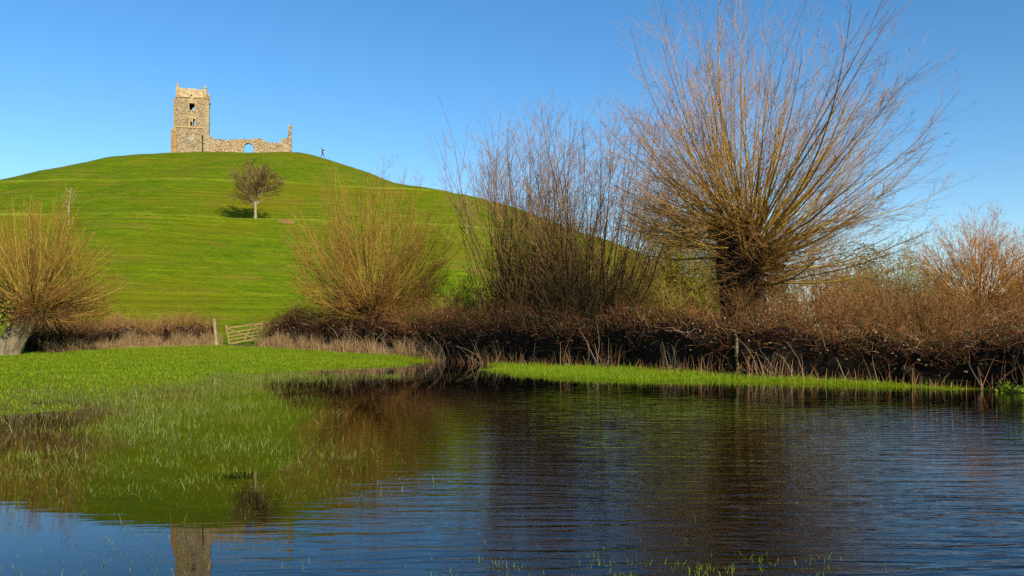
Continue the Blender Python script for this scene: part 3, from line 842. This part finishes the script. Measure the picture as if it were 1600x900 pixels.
shrub(1010, 462, 42, 140, "low brown thicket at the foot of the darker sallow", 87, 100, M['twig_brown'], M['twig_olive'], k2=12, k3=4)
shrub(1440, 458, 33, 230, "tangled brown thicket just behind the hedge, below the orange willow", 82, 130, M['twig_brown'], M['twig_brown'], k2=13, k3=4, r2=.011, r3=.007)
shrub(1335, 448, 37, 230, "reddish-brown thicket behind the hedge, right of the largest willow", 83, 110, M['twig_brown'], M['straw_red'], k2=13, k3=4, r2=.011, r3=.007)
shrub(850, 425, 44.5, 260, "dark olive-brown thicket among the feet of the two sallows", 84, 200, M['rod_dark'], M['rod_dark'], k2=14, k3=5, r2=.018, r3=.013)
shrub(935, 440, 42.5, 170, "dark twiggy undergrowth below the darker sallow", 86, 110, M['rod_dark'], M['twig_brown'], k2=13, k3=4, r2=.016, r3=.011)
shrub(110, 468, 48, 170, "dark brushwood behind the leaning pollard willow", 89, 100, M['twig_brown'], M['twig_olive'], k2=12, k3=4, base_z=.7)
willow(1530, 486, 50, "orange bare willow at the right edge behind the hedge", 91, 260, 4.3, 5.7, M['twig_orange'], M['twig_orange'], .5, .3, 13, 4, .6, -.1, 0, (.016, .034), headr=1.8, lf2=(.24, .48), tr=(.013, .009))
# wood on the plain beyond, seen as one brown mass
g = np.random.default_rng(99)
n = 330
fx = g.uniform(1060, 2100, n); fD = g.uniform(72, 105, n)
o_ = np.stack([(fx - CX) / FPX * fD, fD, np.full(n, .3)], -1)
fh = (6.3 + 1.0 * np.sin(fx * .021) + .7 * np.sin(fx * .063)) * g.uniform(.7, 1.1, n)
fp = grow(o_, np.stack([g.normal(0, .2, n), g.normal(0, .2, n), np.ones(n)], -1), fh, 5, .1, .1, g)
fo, fd, fl, fi, ft = children(fp, fh, 17, .05, .98, .5, 1.2, .25, .5, g)
fo2 = grow(fo, fd, fl, 3, .2, .15, g)
V, q = join([tubes(fp, taper(np.full(n, .09), np.full(n, .02), 5), 4), tubes(fo2, taper(np.full(len(fo), .038), np.full(len(fo), .020), 3), 3)])
tag(quad_mesh("far_wood", V, q, M['twig_brown']), "far brown leafless wood on the plain at right", "wood", kind="stuff")
# scrub on the hill's right skyline
p = ray_hill(905, 364)
shrub(905, 342, p[1], 56, "round brown thorn bush on the hill's right skyline", 95, 40, M['twig_brown'], M['twig_brown'], base_z=p[2] - .1, k2=14, k3=4, r2=.014, r3=.01)

# ------------------------------------------------------------------ trees on the hill
def hill_tree(px, py, top, wpx, label, seed, name="hill_tree", rod=None, twig=None, n=26, thin=False, k2=9, k3=5):
    p = ray_hill(px, py)
    root = p - [0, 0, .15]
    h = (py - top) / FPX * p[1]; w = wpx / FPX * p[1] / 2
    t = empty(name, root); tag(t, label, "tree")
    g = np.random.default_rng(seed)
    hb = h * (.30 if not thin else .45)
    tp = grow(root[None], np.array([[.02, 0, 1]]), np.array([h * (.62 if not thin else .9)]), 8, 0, .03, g)
    r_ = .17 if not thin else .08
    quad_mesh("trunk", *tubes(tp, taper([r_], [r_ * .3], 8), 10), M['bark_pale'], t, True, root)
    tt = g.uniform(.30 if not thin else .35, 1, n) ** 1
    idx = tt * 7; s = np.minimum(idx.astype(int), 6); f = (idx - s)[:, None]
    o_ = tp[0, s] * (1 - f) + tp[0, s + 1] * f
    a = np.arange(n) * 2.399 + g.normal(0, .3, n)
    el = np.where(tt > .9, g.uniform(.9, 1.4, n), g.uniform(.35, .9, n))
    d = np.stack([np.cos(a) * np.cos(el), np.sin(a) * np.cos(el), np.sin(el)], -1)
    cz = root + [0, 0, h * .58]; rad = np.array([w, w, h * .45])
    # length to the crown's ellipsoid
    oo = (o_ - cz) / rad; dd = d / rad
    A = (dd * dd).sum(1); B = (oo * dd).sum(1); C = (oo * oo).sum(1) - 1
    L = (-B + np.sqrt(np.maximum(B * B - A * C, .01))) / A * g.uniform(.75, 1.0, n)
    woody(t, o_, d, L, np.full(n, r_ * (.30 if not thin else .42)), seed + 1, up=.25, wob=.11, k2=k2, k3=k3, lf2=(.3, .6), lf3=(.3, .7), rod=rod, twig=twig, S=7, t2=.15, r2=.02, r3=.014, up2=.2, a2=(.4, .9), a3=(.4, 1.0))
    return t
hill_tree(399, 341, 246, 94, "round-headed bare tree standing alone on the grassy slope", 101, rod=M['twig_pale'], twig=M['twig_grey'], n=50, k2=14, k3=8)
hill_tree(107, 352, 284, 34, "thin pale dead tree on the slope above the leaning willow", 105, "slender_tree", M['twig_pale'], M['twig_pale'], 9, True, 3, 2)
hill_tree(729, 366, 305, 48, "thin pale bare tree on the slope left of the sallows", 109, "slender_tree", M['twig_pale'], M['twig_pink'], 14, True, 6, 4)

# bare soil scar by the lone tree
ps = ray_hill(449, 346)
gx, gy = np.meshgrid(np.linspace(-1, 1, 13), np.linspace(-1, 1, 7))
k = np.maximum(np.abs(gx), np.abs(gy)); l = np.maximum(np.hypot(gx, gy), 1e-6)
ex, ey = gx * k / l, gy * k / l
sx = ps[0] + ex * 1.15 * (1 + .2 * np.sin(gx * 5 + gy * 3)); sy = ps[1] + ey * .55
sv = np.stack([sx, sy, hill_h(sx, sy) + .05 - .09 * np.hypot(ex, ey) ** 4], -1).reshape(-1, 3)
si = np.arange(91).reshape(7, 13)
M['soil'] = bark_mat('red_soil', (0.13, 0.085, 0.02), (0.24, 0.125, 0.045), 3.0, .8)
tag(quad_mesh("soil_scar", sv, np.stack([si[:-1, :-1], si[:-1, 1:], si[1:, 1:], si[1:, :-1]], -1).reshape(-1, 4), M['soil'], smooth=True), kind="structure")

# ------------------------------------------------------------------ hedges
def along(line, n, g):
    line = np.asarray(line, float); seg = np.linalg.norm(np.diff(line, axis=0), axis=1); cum = np.append(0, np.cumsum(seg))
    s = np.sort(g.uniform(0, cum[-1], n))
    x = np.interp(s, cum, line[:, 0]); y = np.interp(s, cum, line[:, 1])
    i = np.clip(np.searchsorted(cum, s) - 1, 0, len(seg) - 1)
    tn = (np.diff(line, axis=0) / seg[:, None])[i]
    return s / cum[-1], x, y, tn

def hedge(name, line, hfun, thick, seed, label, n_stem, n_leaf, n_pale, n_dry, core=True, stem=None, dry=None, leafsize=(.03, .06), lead=None, vertical=.3):
    g = np.random.default_rng(seed)
    l0 = np.asarray(line, float)
    root = np.array([l0[:, 0].mean(), l0[:, 1].mean(), 0.3])
    t = empty(name, root); tag(t, label, "hedge")
    if core:  # added solid core under the stems, blocks light to darken the hedge
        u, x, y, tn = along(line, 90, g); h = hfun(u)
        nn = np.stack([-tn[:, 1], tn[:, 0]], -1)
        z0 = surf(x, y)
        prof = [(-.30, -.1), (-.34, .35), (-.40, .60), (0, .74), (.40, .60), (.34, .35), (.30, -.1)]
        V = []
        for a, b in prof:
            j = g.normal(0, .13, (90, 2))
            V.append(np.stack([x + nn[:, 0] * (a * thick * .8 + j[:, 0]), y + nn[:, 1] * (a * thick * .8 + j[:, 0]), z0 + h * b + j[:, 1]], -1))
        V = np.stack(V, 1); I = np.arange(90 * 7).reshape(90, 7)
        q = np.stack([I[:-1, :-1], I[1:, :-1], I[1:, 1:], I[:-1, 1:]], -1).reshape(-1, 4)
        quad_mesh("light_block_core", V.reshape(-1, 3), q, M['thicket'], t, offset=root)
    # woven bramble stems
    n = n_stem
    u, x, y, tn = along(line, n, g); h = hfun(u)
    zf = g.beta(1.9, 1.0, n)
    off = g.uniform(-.5, .5, n) * thick * (.62 + .62 * np.clip(zf * 1.5 - .35, 0, 1))
    x2 = x - tn[:, 1] * off; y2 = y + tn[:, 0] * off
    o_ = np.stack([x2, y2, surf(x2, y2) + h * zf * (1 - .22 * np.minimum((2 * off / thick) ** 4, 1.2))], -1)
    d = g.normal(size=(n, 3)); d[:, :2] += tn * g.normal(0, 1.0, (n, 1)); d[:, 2] = np.abs(d[:, 2]) * .7 + vertical
    V, q = tubes(grow(o_, d, g.uniform(.35, 1.0, n), 4, -1.0, .22, g), taper(g.uniform(.004, .009, n), np.full(n, .003), 4), 3)
    tag(quad_mesh("stems", V, q, stem or M['bramble'], t, offset=root), kind='stuff')
    # long shoots above the top
    n = n_stem // 4
    u, x, y, tn = along(line, n, g); h = hfun(u)
    off = g.uniform(-.5, .5, n) * thick
    x2 = x - tn[:, 1] * off; y2 = y + tn[:, 0] * off
    o_ = np.stack([x2, y2, surf(x2, y2) + h * g.uniform(.5, .95, n)], -1)
    d = np.stack([g.normal(0, .45, n), g.normal(0, .4, n), np.ones(n)], -1)
    tall = .35 + .65 * np.clip(np.sin(u * 47 + 3 * np.sin(u * 19)) + .3, 0, 1)
    V, q = tubes(grow(o_, d, g.uniform(.3, 1.5, n) * tall, 5, -.5, .16, g), taper(g.uniform(.004, .009, n), np.full(n, .003), 5), 3)
    tag(quad_mesh("top_shoots", V, q, M['twig_rust'], t, offset=root), kind='stuff')
    # upright stems at the foot, some bleached
    if n_pale:
        n = n_pale
        u, x, y, tn = along(line, n * 3, g)
        keep = np.nonzero(g.random(len(u)) < .12 + .8 * (np.sin(u * 53 + 2.1 * np.sin(u * 17)) > .55))[0][:n * 2]
        u, x, y, tn = u[keep], x[keep], y[keep], tn[keep]; n = len(u); h = hfun(u)
        off = -g.uniform(.2, .66, n) * thick * (-1 if lead is None else lead)
        x2 = x - tn[:, 1] * off; y2 = y + tn[:, 0] * off
        o_ = np.stack([x2, y2, surf(x2, y2) - .05], -1)
        d = np.stack([g.normal(0, .33, n), g.normal(0, .3, n), np.ones(n)], -1)
        V, q = tubes(grow(o_, d, h * g.uniform(.15, .85, n) ** 1.2, 5, -.2, .2, g), taper(g.uniform(.003, .009, n), np.full(n, .003), 5), 3)
        tag(quad_mesh("upright_stems", V, q, M['bramble_pale'], t, offset=root), kind='stuff')
    if n_leaf:
        def cf(m):
            u, x, y, tn = along(line, m, g); h = hfun(u)
            off = g.uniform(-.6, .6, m) * thick
            xx = x - tn[:, 1] * off; yy = y + tn[:, 0] * off
            return np.stack([xx, yy, surf(xx, yy) + h * g.beta(3.2, 1.3, m) * 1.02], -1)
        V, q = leaves(n_leaf, cf, leafsize, g)
        tag(quad_mesh("leaves", V, q, M['leaf'], t, offset=root), kind='stuff')
    if n_dry:
        n = n_dry
        u, x, y, tn = along(line, n, g); h = hfun(u)
        clump = .5 + .5 * np.sin(u * 61 + 2 * np.sin(u * 23))
        off = -g.uniform(.36, .85, n) * thick * (-1 if lead is None else lead)
        x2 = x - tn[:, 1] * off; y2 = y + tn[:, 0] * off
        o_ = np.stack([x2, y2, surf(x2, y2) - .04], -1)
        d = np.stack([g.normal(0, .26, n), g.normal(0, .22, n), np.ones(n)], -1)
        P = grow(o_, d, np.minimum(h * .62, 1.0) * g.uniform(.3, 1.0, n) * (.45 + .75 * clump), 4, -.3, .14, g)
        sd = nrm(np.stack([g.normal(0, 1, n), g.normal(0, .5, n), np.zeros(n)], -1))
        V, q = ribbons(P, taper(g.uniform(.006, .012, n), np.full(n, .002), 4), sd)
        tag(quad_mesh("dry_grass", V, q, dry or M['straw'], t, offset=root), kind='stuff')
    return t

hr = lambda u: 2.45 - .75 * np.clip((u - .18) / .35, 0, 1) + .34 * np.sin(u * 31) * np.sin(u * 13 + 1) + .16 * np.sin(u * 83 + 1) + .10 * np.sin(u * 171)
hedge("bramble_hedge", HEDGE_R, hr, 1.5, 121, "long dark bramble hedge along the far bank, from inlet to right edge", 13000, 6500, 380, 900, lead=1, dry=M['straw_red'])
# centre: from the gate to the inlet
C_LINE = [W(412, 530, 50)[:2] + [0.4, .3], W(480, 530, 49)[:2], W(560, 530, 47.6)[:2], W(640, 530, 46)[:2], W(715, 530, 44.3)[:2]]
hc = lambda u: 1.0 + 1.45 * np.clip(u / .16, 0, 1) + .22 * np.sin(u * 13 + 1) + .12 * np.sin(u * 41)
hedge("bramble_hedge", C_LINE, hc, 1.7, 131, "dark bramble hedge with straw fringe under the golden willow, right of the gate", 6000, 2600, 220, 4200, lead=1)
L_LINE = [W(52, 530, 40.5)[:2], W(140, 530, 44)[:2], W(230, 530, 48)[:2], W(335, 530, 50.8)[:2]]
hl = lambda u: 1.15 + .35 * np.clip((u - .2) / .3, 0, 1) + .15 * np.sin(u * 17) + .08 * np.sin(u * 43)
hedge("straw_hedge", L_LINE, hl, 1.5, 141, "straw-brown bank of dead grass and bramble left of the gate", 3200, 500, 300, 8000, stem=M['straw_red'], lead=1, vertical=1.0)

# ------------------------------------------------------------------ gate and posts
GD = 50.3
def gp(px, py, d=GD): return Vector(W(px, py, d))
gr = gp(354, 538)
gate = empty("field_gate", gr)
tag(gate, "leaning wooden field gate with crossed braces in the hedge gap", "gate")
A0, A1 = gp(359.0, 538.5), gp(354.0, 510.5)        # near stile
B0, B1 = gp(412, 528.5, GD + .7), gp(409, 503.5, GD + .7)
def gbar(name, a, b, w, th):
    bm = bmesh.new(); bm_bar(bm, a - gr, b - gr, w, th); return bm_obj(name, bm, M['wood'], gate)
up_ = (A1 - A0).normalized()
bm = bmesh.new(); bm_bar(bm, A0 - gr - up_ * .03, A1 - gr + up_ * .10, .11, .11, (1, 0, 0)); bm_obj("stile", bm, M['wood'], gate)
bm = bmesh.new(); bm_bar(bm, B0 - gr, B1 - gr + up_ * .05, .11, .11, (1, 0, 0)); bm_obj("stile", bm, M['wood'], gate)
for f, w_ in ((.05, .11), (.27, .075), (.45, .075), (.66, .075), (.93, .10)):
    gbar("rail", A0.lerp(A1, f), B0.lerp(B1, f), w_, .04)
off = Vector((0, -.045, 0))
mid_t = A1.lerp(B1, .72); 
gbar("brace", A0.lerp(A1, .93) + off, A0.lerp(B0, .78) + off + Vector((0, 0, .05)), .07, .035)
gbar("brace", A0.lerp(B0, .42) + Vector((0, .045, .12)), mid_t - off, .07, .035)
gbar("brace", mid_t + off * 1.8, B0.lerp(B1, .45) + off, .07, .035)
def post(px, py0, py1, D, r, label, mat, lean=0., name="gate_post", back=False):
    a, b = gp(px, py0, D), gp(px + lean, py1, D)
    bm = bmesh.new()
    n = 9; prev = None
    g = np.random.default_rng(int(px))
    for k in range(7):
        c = a.lerp(b, k / 6) + Vector((g.normal(0, .01), g.normal(0, .01), 0))
        rr = r * (1.1 - .15 * k / 6) * (1 if k < 6 else .8)
        ring = [bm.verts.new(c - a + Vector((math.cos(i / n * 6.283) * rr * g.uniform(.88, 1.1), math.sin(i / n * 6.283) * rr * g.uniform(.88, 1.1), (g.uniform(-.05, .08) if k == 6 else 0)))) for i in range(n)]
        if prev:
            for i in range(n): bm.faces.new((prev[i], prev[(i + 1) % n], ring[(i + 1) % n], ring[i]))
        prev = ring
    bm.faces.new(prev)
    o = bm_obj(name, bm, mat, None, False)
    o.location = a
    tag(o, label, "post")
    return o
post(338, 541, 499, 49.6, .10, "bleached wooden gate post at the end of the straw bank", M['post'], -3.5)
fp_ = post(1154, 592, 524, 27.0, .05, "pale broken post standing in the dark bramble hedge", M['bark_pale'], -3, "fence_post")
bm = bmesh.new()
for k in range(5):
    bmesh.ops.create_uvsphere(bm, u_segments=10, v_segments=6, radius=.085 - .004 * k)
    for v in bm.verts[-52:]: v.co = v.co * 1.0
    bmesh.ops.translate(bm, vec=(-.012 * k, 0, .16 + .14 * k), verts=bm.verts[-52:])
M['moss'] = bark_mat('dark_moss', (0.02, 0.022, 0.006), (0.07, 0.075, 0.014), 16.0, 1.0)
bm_obj("moss_sleeve", bm, M['moss'], fp_, True)

# muddy ditch lip under the gate
md = gp(378, 539, 49.8)
gx, gy = np.meshgrid(np.linspace(-1, 1, 15), np.linspace(-1, 1, 7))
k = np.maximum(np.abs(gx), np.abs(gy)); l = np.maximum(np.hypot(gx, gy), 1e-6)
ex, ey = gx * k / l, gy * k / l
sx = md.x + ex * 1.75; sy = md.y + .25 + ey * .9
sv = np.stack([sx, sy, surf(sx, sy) + .05 - .10 * np.hypot(ex, ey) ** 3 + .02 * np.sin(sx * 7) * np.sin(sy * 9)], -1).reshape(-1, 3)
si = np.arange(105).reshape(7, 15)
M['mud'] = bark_mat('dark_mud', (0.03, 0.02, 0.012), (0.12, 0.075, 0.04), 5.0, 1.0)
tag(quad_mesh("mud", sv, np.stack([si[:-1, :-1], si[:-1, 1:], si[1:, 1:], si[1:, :-1]], -1).reshape(-1, 4), M['mud'], smooth=True), kind="structure")

# ------------------------------------------------------------------ grass
def blades(name, x, y, hgt, wid, mat, seed, S=3, droop=-.5, lean=.35, label=None, zoff=0.0, z=None, root=None):
    g = np.random.default_rng(seed); n = len(x)
    o_ = np.stack([x, y, (surf(x, y) if z is None else z) - zoff], -1)
    d = np.stack([g.normal(0, lean, n), g.normal(0, lean, n), np.ones(n)], -1)
    P = grow(o_, d, hgt, S, droop, .12, g)
    sd = nrm(np.stack([g.normal(0, 1, n), g.normal(0, .45, n), np.zeros(n)], -1))
    V, q = ribbons(P, taper(wid, np.asarray(wid) * .15, S, 1.5), sd)
    o = quad_mesh(name, V, q, mat)
    if label: tag(o, label, "grass", kind="stuff")
    return o
g = np.random.default_rng(301)
# drained meadow
x = g.uniform(-32, -1, 320000); y = 14 + 38 * g.random(320000) ** .8
z = ground_h(x, y)
vis = (np.abs(x / y) < .70) & (z > .0) & (hill_h(x, y) < z)
k = np.nonzero(vis)[0][:60000]
blades("meadow_grass", x[k], y[k], g.uniform(.04, .10, len(k)), g.uniform(.006, .011, len(k)), M['blade'], 302, 2, -.2, .4, "short bright green grass of the meadow above the flood")
# strip along the right hedge
x = g.uniform(-3, 15, 90000); y = g.uniform(19, 42, 90000)
z = ground_h(x, y)
side = np.interp(y, HEDGE_R[::-1, 1], HEDGE_R[::-1, 0])
k = np.nonzero((z > .0) & (x < side + .5) & (x / y > -.03 + .012 * g.normal(size=len(x))) & (x / y < .545 + .02 * g.normal(size=len(x))))[0][:20000]
blades("bank_grass", x[k], y[k], g.gamma(3, .028, len(k)) + .03, g.uniform(.004, .009, len(k)), M['blade'], 303, 2, -.6, .4, "bright green grass strip along the water below the hedge", .02)
# emergent grass in the shallows
x = g.uniform(-16, 5, 520000); y = 4.6 + 25 * g.random(520000) ** 1.35
z = ground_h(x, y)
cl = .5 + .5 * np.sin(x * 1.9 + 1.3 * np.sin(y * 1.1)) * np.sin(y * 1.5 + 1.2 * np.sin(x * .9)) + .35 * np.sin(x * 5.3 + y * 2) * np.sin(y * 6.1 - x)
cl2 = .5 + .5 * np.sin(x * .8 + 2 + 1.7 * np.sin(y * .45)) * np.sin(y * .7 + 1.4 * np.sin(x * .5))
pr = np.clip((z + .22) / .16, 0, 1) ** 1.3 * np.clip(cl, .10, 1) * np.clip(.25 + cl2, .2, 1) * (z < .02)
pr *= np.clip(1.25 - (x + 2.2) / 2.5, .10, 1) * np.where(y < 7.6, .5, 1) * np.where((x / y > -.14) & (y > 17), .05, 1)
brown = (x / y < -.50 + .05 * np.sin(y * 1.3) + .05 * g.normal(size=len(x))) & (y > 10.5) & (y < 22)
k = np.nonzero((g.random(len(x)) < pr * 1.5) & (np.abs(x / y) < .72))[0]
k1 = k[~brown[k]]; print('FLOOD', len(k1)); k1 = g.permutation(k1)[:29000]; k2_ = np.nonzero(brown & (g.random(len(x)) < .8 * np.clip((z + .16) / .12, 0, 1)) & (z < .03))[0][:9000]
hh = np.maximum(-z[k1], 0) + (g.gamma(2.2, .022, len(k1)) + .008) * np.clip(y[k1] / 10, .6, 1.3)
blades("flood_grass", x[k1], y[k1], hh, g.uniform(.0026, .0052, len(k1)) * np.clip(y[k1] / 9, .8, 1.5), M['blade_flood'], 304, 3, -.9, .22, "thin grass blades poking up through the shallow flood water", .01)
hh = np.maximum(-z[k2_], 0) + g.gamma(2.5, .03, len(k2_)) + .02
blades("drowned_grass", x[k2_], y[k2_], hh, g.uniform(.003, .006, len(k2_)), M['blade_brown'], 305, 3, -.8, .3, "brown drowned grass patch in the shallows at left", .01)
# tufts at the near edge
tx, ty, th = [], [], []
for _ in range(34):
    px = g.choice([g.uniform(690, 860), g.uniform(900, 1300), g.uniform(640, 1330)]); py = g.uniform(872, 925)
    yy = FPX * CAM_Z / (py - HY); xx = (px - CX) / FPX * yy; m = int(g.integers(5, 22))
    tx.append(xx + g.normal(0, .06, m)); ty.append(yy + g.normal(0, .05, m)); th.append(g.uniform(.02, .075, m))
tx, ty, th = map(np.concatenate, (tx, ty, th))
zz = ground_h(tx, ty)
blades("shore_tufts", tx, ty, th + np.maximum(-zz, 0), g.uniform(.0022, .0042, len(tx)), M['blade'], 306, 5, -.8, .28, "green grass tufts in the near shallows at the bottom edge", .01)

# small leafy weeds at the right end of the bank
def weed(px, py, D, label, seed):
    g = np.random.default_rng(seed)
    c = W(px, py, D); c[2] = 0.0
    t = empty("water_weed", c); tag(t, label, "plant", "green weeds at the water's edge")
    n = 16
    o_ = c + g.normal(0, .07, (n, 3)) * [1, 1, 0] - [0, 0, .12]
    P = grow(o_, np.stack([g.normal(0, .45, n), g.normal(0, .4, n), np.ones(n)], -1), g.uniform(.2, .42, n), 4, -.2, .1, g)
    tag(quad_mesh("stems", *tubes(P, taper(np.full(n, .005), np.full(n, .003), 4), 4), M['leaf_green'], t, offset=c), kind='stuff')
    V, q = leaves(110, lambda m: P[g.integers(0, n, m), g.integers(2, 4, m)] + g.normal(0, .05, (m, 3)), (.025, .055), g, 1.2)
    tag(quad_mesh("leaves", V, q, M['leaf_green'], t, offset=c), kind='stuff')
weed(1563, 612, 21.2, "bright leafy weed at the hedge foot, left one of two at right edge", 401)
weed(1588, 614, 20.8, "bright leafy weed at the hedge foot, nearest the right edge", 402)

# ------------------------------------------------------------------ walker on the hilltop
def skin_mesh(name, verts, edges, rad, mats, parent, root_i=0, sub=2, matfn=None):
    me = bpy.data.meshes.new(name)
    me.from_pydata(verts, edges, [])
    o = bpy.data.objects.new(name, me); link(o)
    m = o.modifiers.new("skin", 'SKIN'); m.use_smooth_shade = True
    for i, sv in enumerate(me.skin_vertices[0].data):
        sv.radius = (rad[i], rad[i]); sv.use_root = (i == root_i)
    o.modifiers.new("sub", 'SUBSURF').levels = sub
    dg = bpy.context.evaluated_depsgraph_get()
    ev = bpy.data.meshes.new_from_object(o.evaluated_get(dg))
    bpy.data.objects.remove(o)
    ev.materials.clear()
    for mm in mats: ev.materials.append(mm)
    if matfn:
        for p in ev.polygons: p.material_index = matfn(p.center)
    o = bpy.data.objects.new(name, ev)
    return link(o, parent)

def plain(name, col, rough=.8):
    m, nt, b = mat_new(name)
    f = noise(nt, 25, 4, .6)
    nt.links.new(mix(nt, f, tuple(c * .75 for c in col), tuple(min(1, c * 1.2) for c in col)), b.inputs["Base Color"])
    b.inputs["Roughness"].default_value = rough
    return m
M['cloth_dark'] = plain('dark_clothing', (.014, .016, .022)); M['skin'] = plain('skin', (.45, .28, .20), .55)
M['bag_pale'] = plain('pale_bag', (.62, .60, .56)); M['cap'] = plain('dark_cap', (.012, .013, .018)); M['trouser'] = plain('dark_trousers', (.018, .02, .024))
pw = ray_hill(504.5, 243.2)
walker = empty("person", pw)
tag(walker, "person in dark clothes and cap striding left along the hilltop, pale bag behind", "person")
BV = [(0, 0, .92), (-.02, 0, 1.10), (-.06, 0, 1.32), (-.10, 0, 1.46), (-.13, 0, 1.55), (-.155, 0, 1.64), (-.16, 0, 1.72),      # 0-6 pelvis..head
      (0, -.09, .88), (-.16, -.10, .50), (-.30, -.10, .10), (-.42, -.10, .045),                                              # 7-10 front leg
      (.01, .09, .88), (.10, .10, .48), (.34, .10, .14), (.27, .10, .045),                                                   # 11-14 rear leg
      (-.07, -.19, 1.40), (.02, -.23, 1.14), (-.13, -.24, .93),                                                              # 15-17 near arm
      (-.09, .19, 1.40), (-.14, .23, 1.13), (-.32, .22, .98)]                                                                # 18-20 far arm
BE = [(0,1),(1,2),(2,3),(3,4),(4,5),(5,6),(0,7),(7,8),(8,9),(9,10),(0,11),(11,12),(12,13),(13,14),(3,15),(15,16),(16,17),(3,18),(18,19),(19,20)]
BR = [.14,.13,.15,.11,.055,.095,.075, .10,.065,.045,.04, .10,.065,.045,.04, .065,.048,.036, .065,.048,.036]
for hand in (17, 20):
    w = Vector(BV[hand]); base = len(BV)
    BV.append(tuple(w + Vector((-.055, 0, -.055)))); BR.append(.032); BE.append((hand, base))
    for j, ln in enumerate((.06, .075, .08, .07)):
        k = len(BV); q0 = w + Vector((-.085, -.03 + .02 * j, -.085)); q1 = q0 + Vector((-.03, 0, -ln * .8))
        BV += [tuple(q0), tuple(q1)]; BR += [.010, .008]; BE += [(base, k), (k, k + 1)]
    k = len(BV); BV.append(tuple(w + Vector((-.095, -.055, -.035)))); BR.append(.010); BE.append((base, k))
def body_mat(c):
    if c.z > 1.53: return 1
    for hnd in (17, 20):
        w = Vector(BV[hnd])
        if (c - w).length < .2 and c.x < w.x - .02 and c.z < w.z and abs(c.y) > .15: return 1
    return 2 if c.z < .95 and abs(c.y) < .2 else 0
skin_mesh("body", BV, BE, BR, [M['cloth_dark'], M['skin'], M['trouser']], walker, 0, 2, body_mat)
bm = bmesh.new(); bmesh.ops.create_uvsphere(bm, u_segments=14, v_segments=8, radius=.118)
for v in bm.verts: v.co.z = max(v.co.z, -.02)
bm_bar(bm, (-.08, 0, -.005), (-.21, 0, -.02), .015, .13, (0, 0, 1))
o = bm_obj("cap", bm, M['cap'], walker, True); o.location = (-.162, 0, 1.725)
bm = bmesh.new()
for s, zz in ((.02, -.02), (-.02, -.02)): pass
bmesh.ops.create_uvsphere(bm, u_segments=8, v_segments=6, radius=.018)
for v in bm.verts: v.co.x *= 1.3
o = bm_obj("nose", bm, M['skin'], walker, True); o.location = (-.262, 0, 1.645)
for nm, loc, sc, mm, rot in (("backpack", (.10, 0, 1.30), (.13, .17, .23), M['cloth_dark'], -.35), ("bag", (.15, -.06, 1.02), (.16, .17, .12), M['bag_pale'], -.15)):
    bm = bmesh.new(); bmesh.ops.create_cube(bm, size=2)
    bmesh.ops.bevel(bm, geom=bm.edges[:], offset=.55, segments=3, affect='EDGES')
    for v in bm.verts: v.co = Vector((v.co.x * sc[0], v.co.y * sc[1], v.co.z * sc[2]))
    o = bm_obj(nm, bm, mm, walker, True); o.location = loc; o.rotation_euler = (0, rot, 0)

print("TRIS", sum(len(o.data.loops) - 2 * len(o.data.polygons) for o in bpy.data.objects if o.type == 'MESH'))
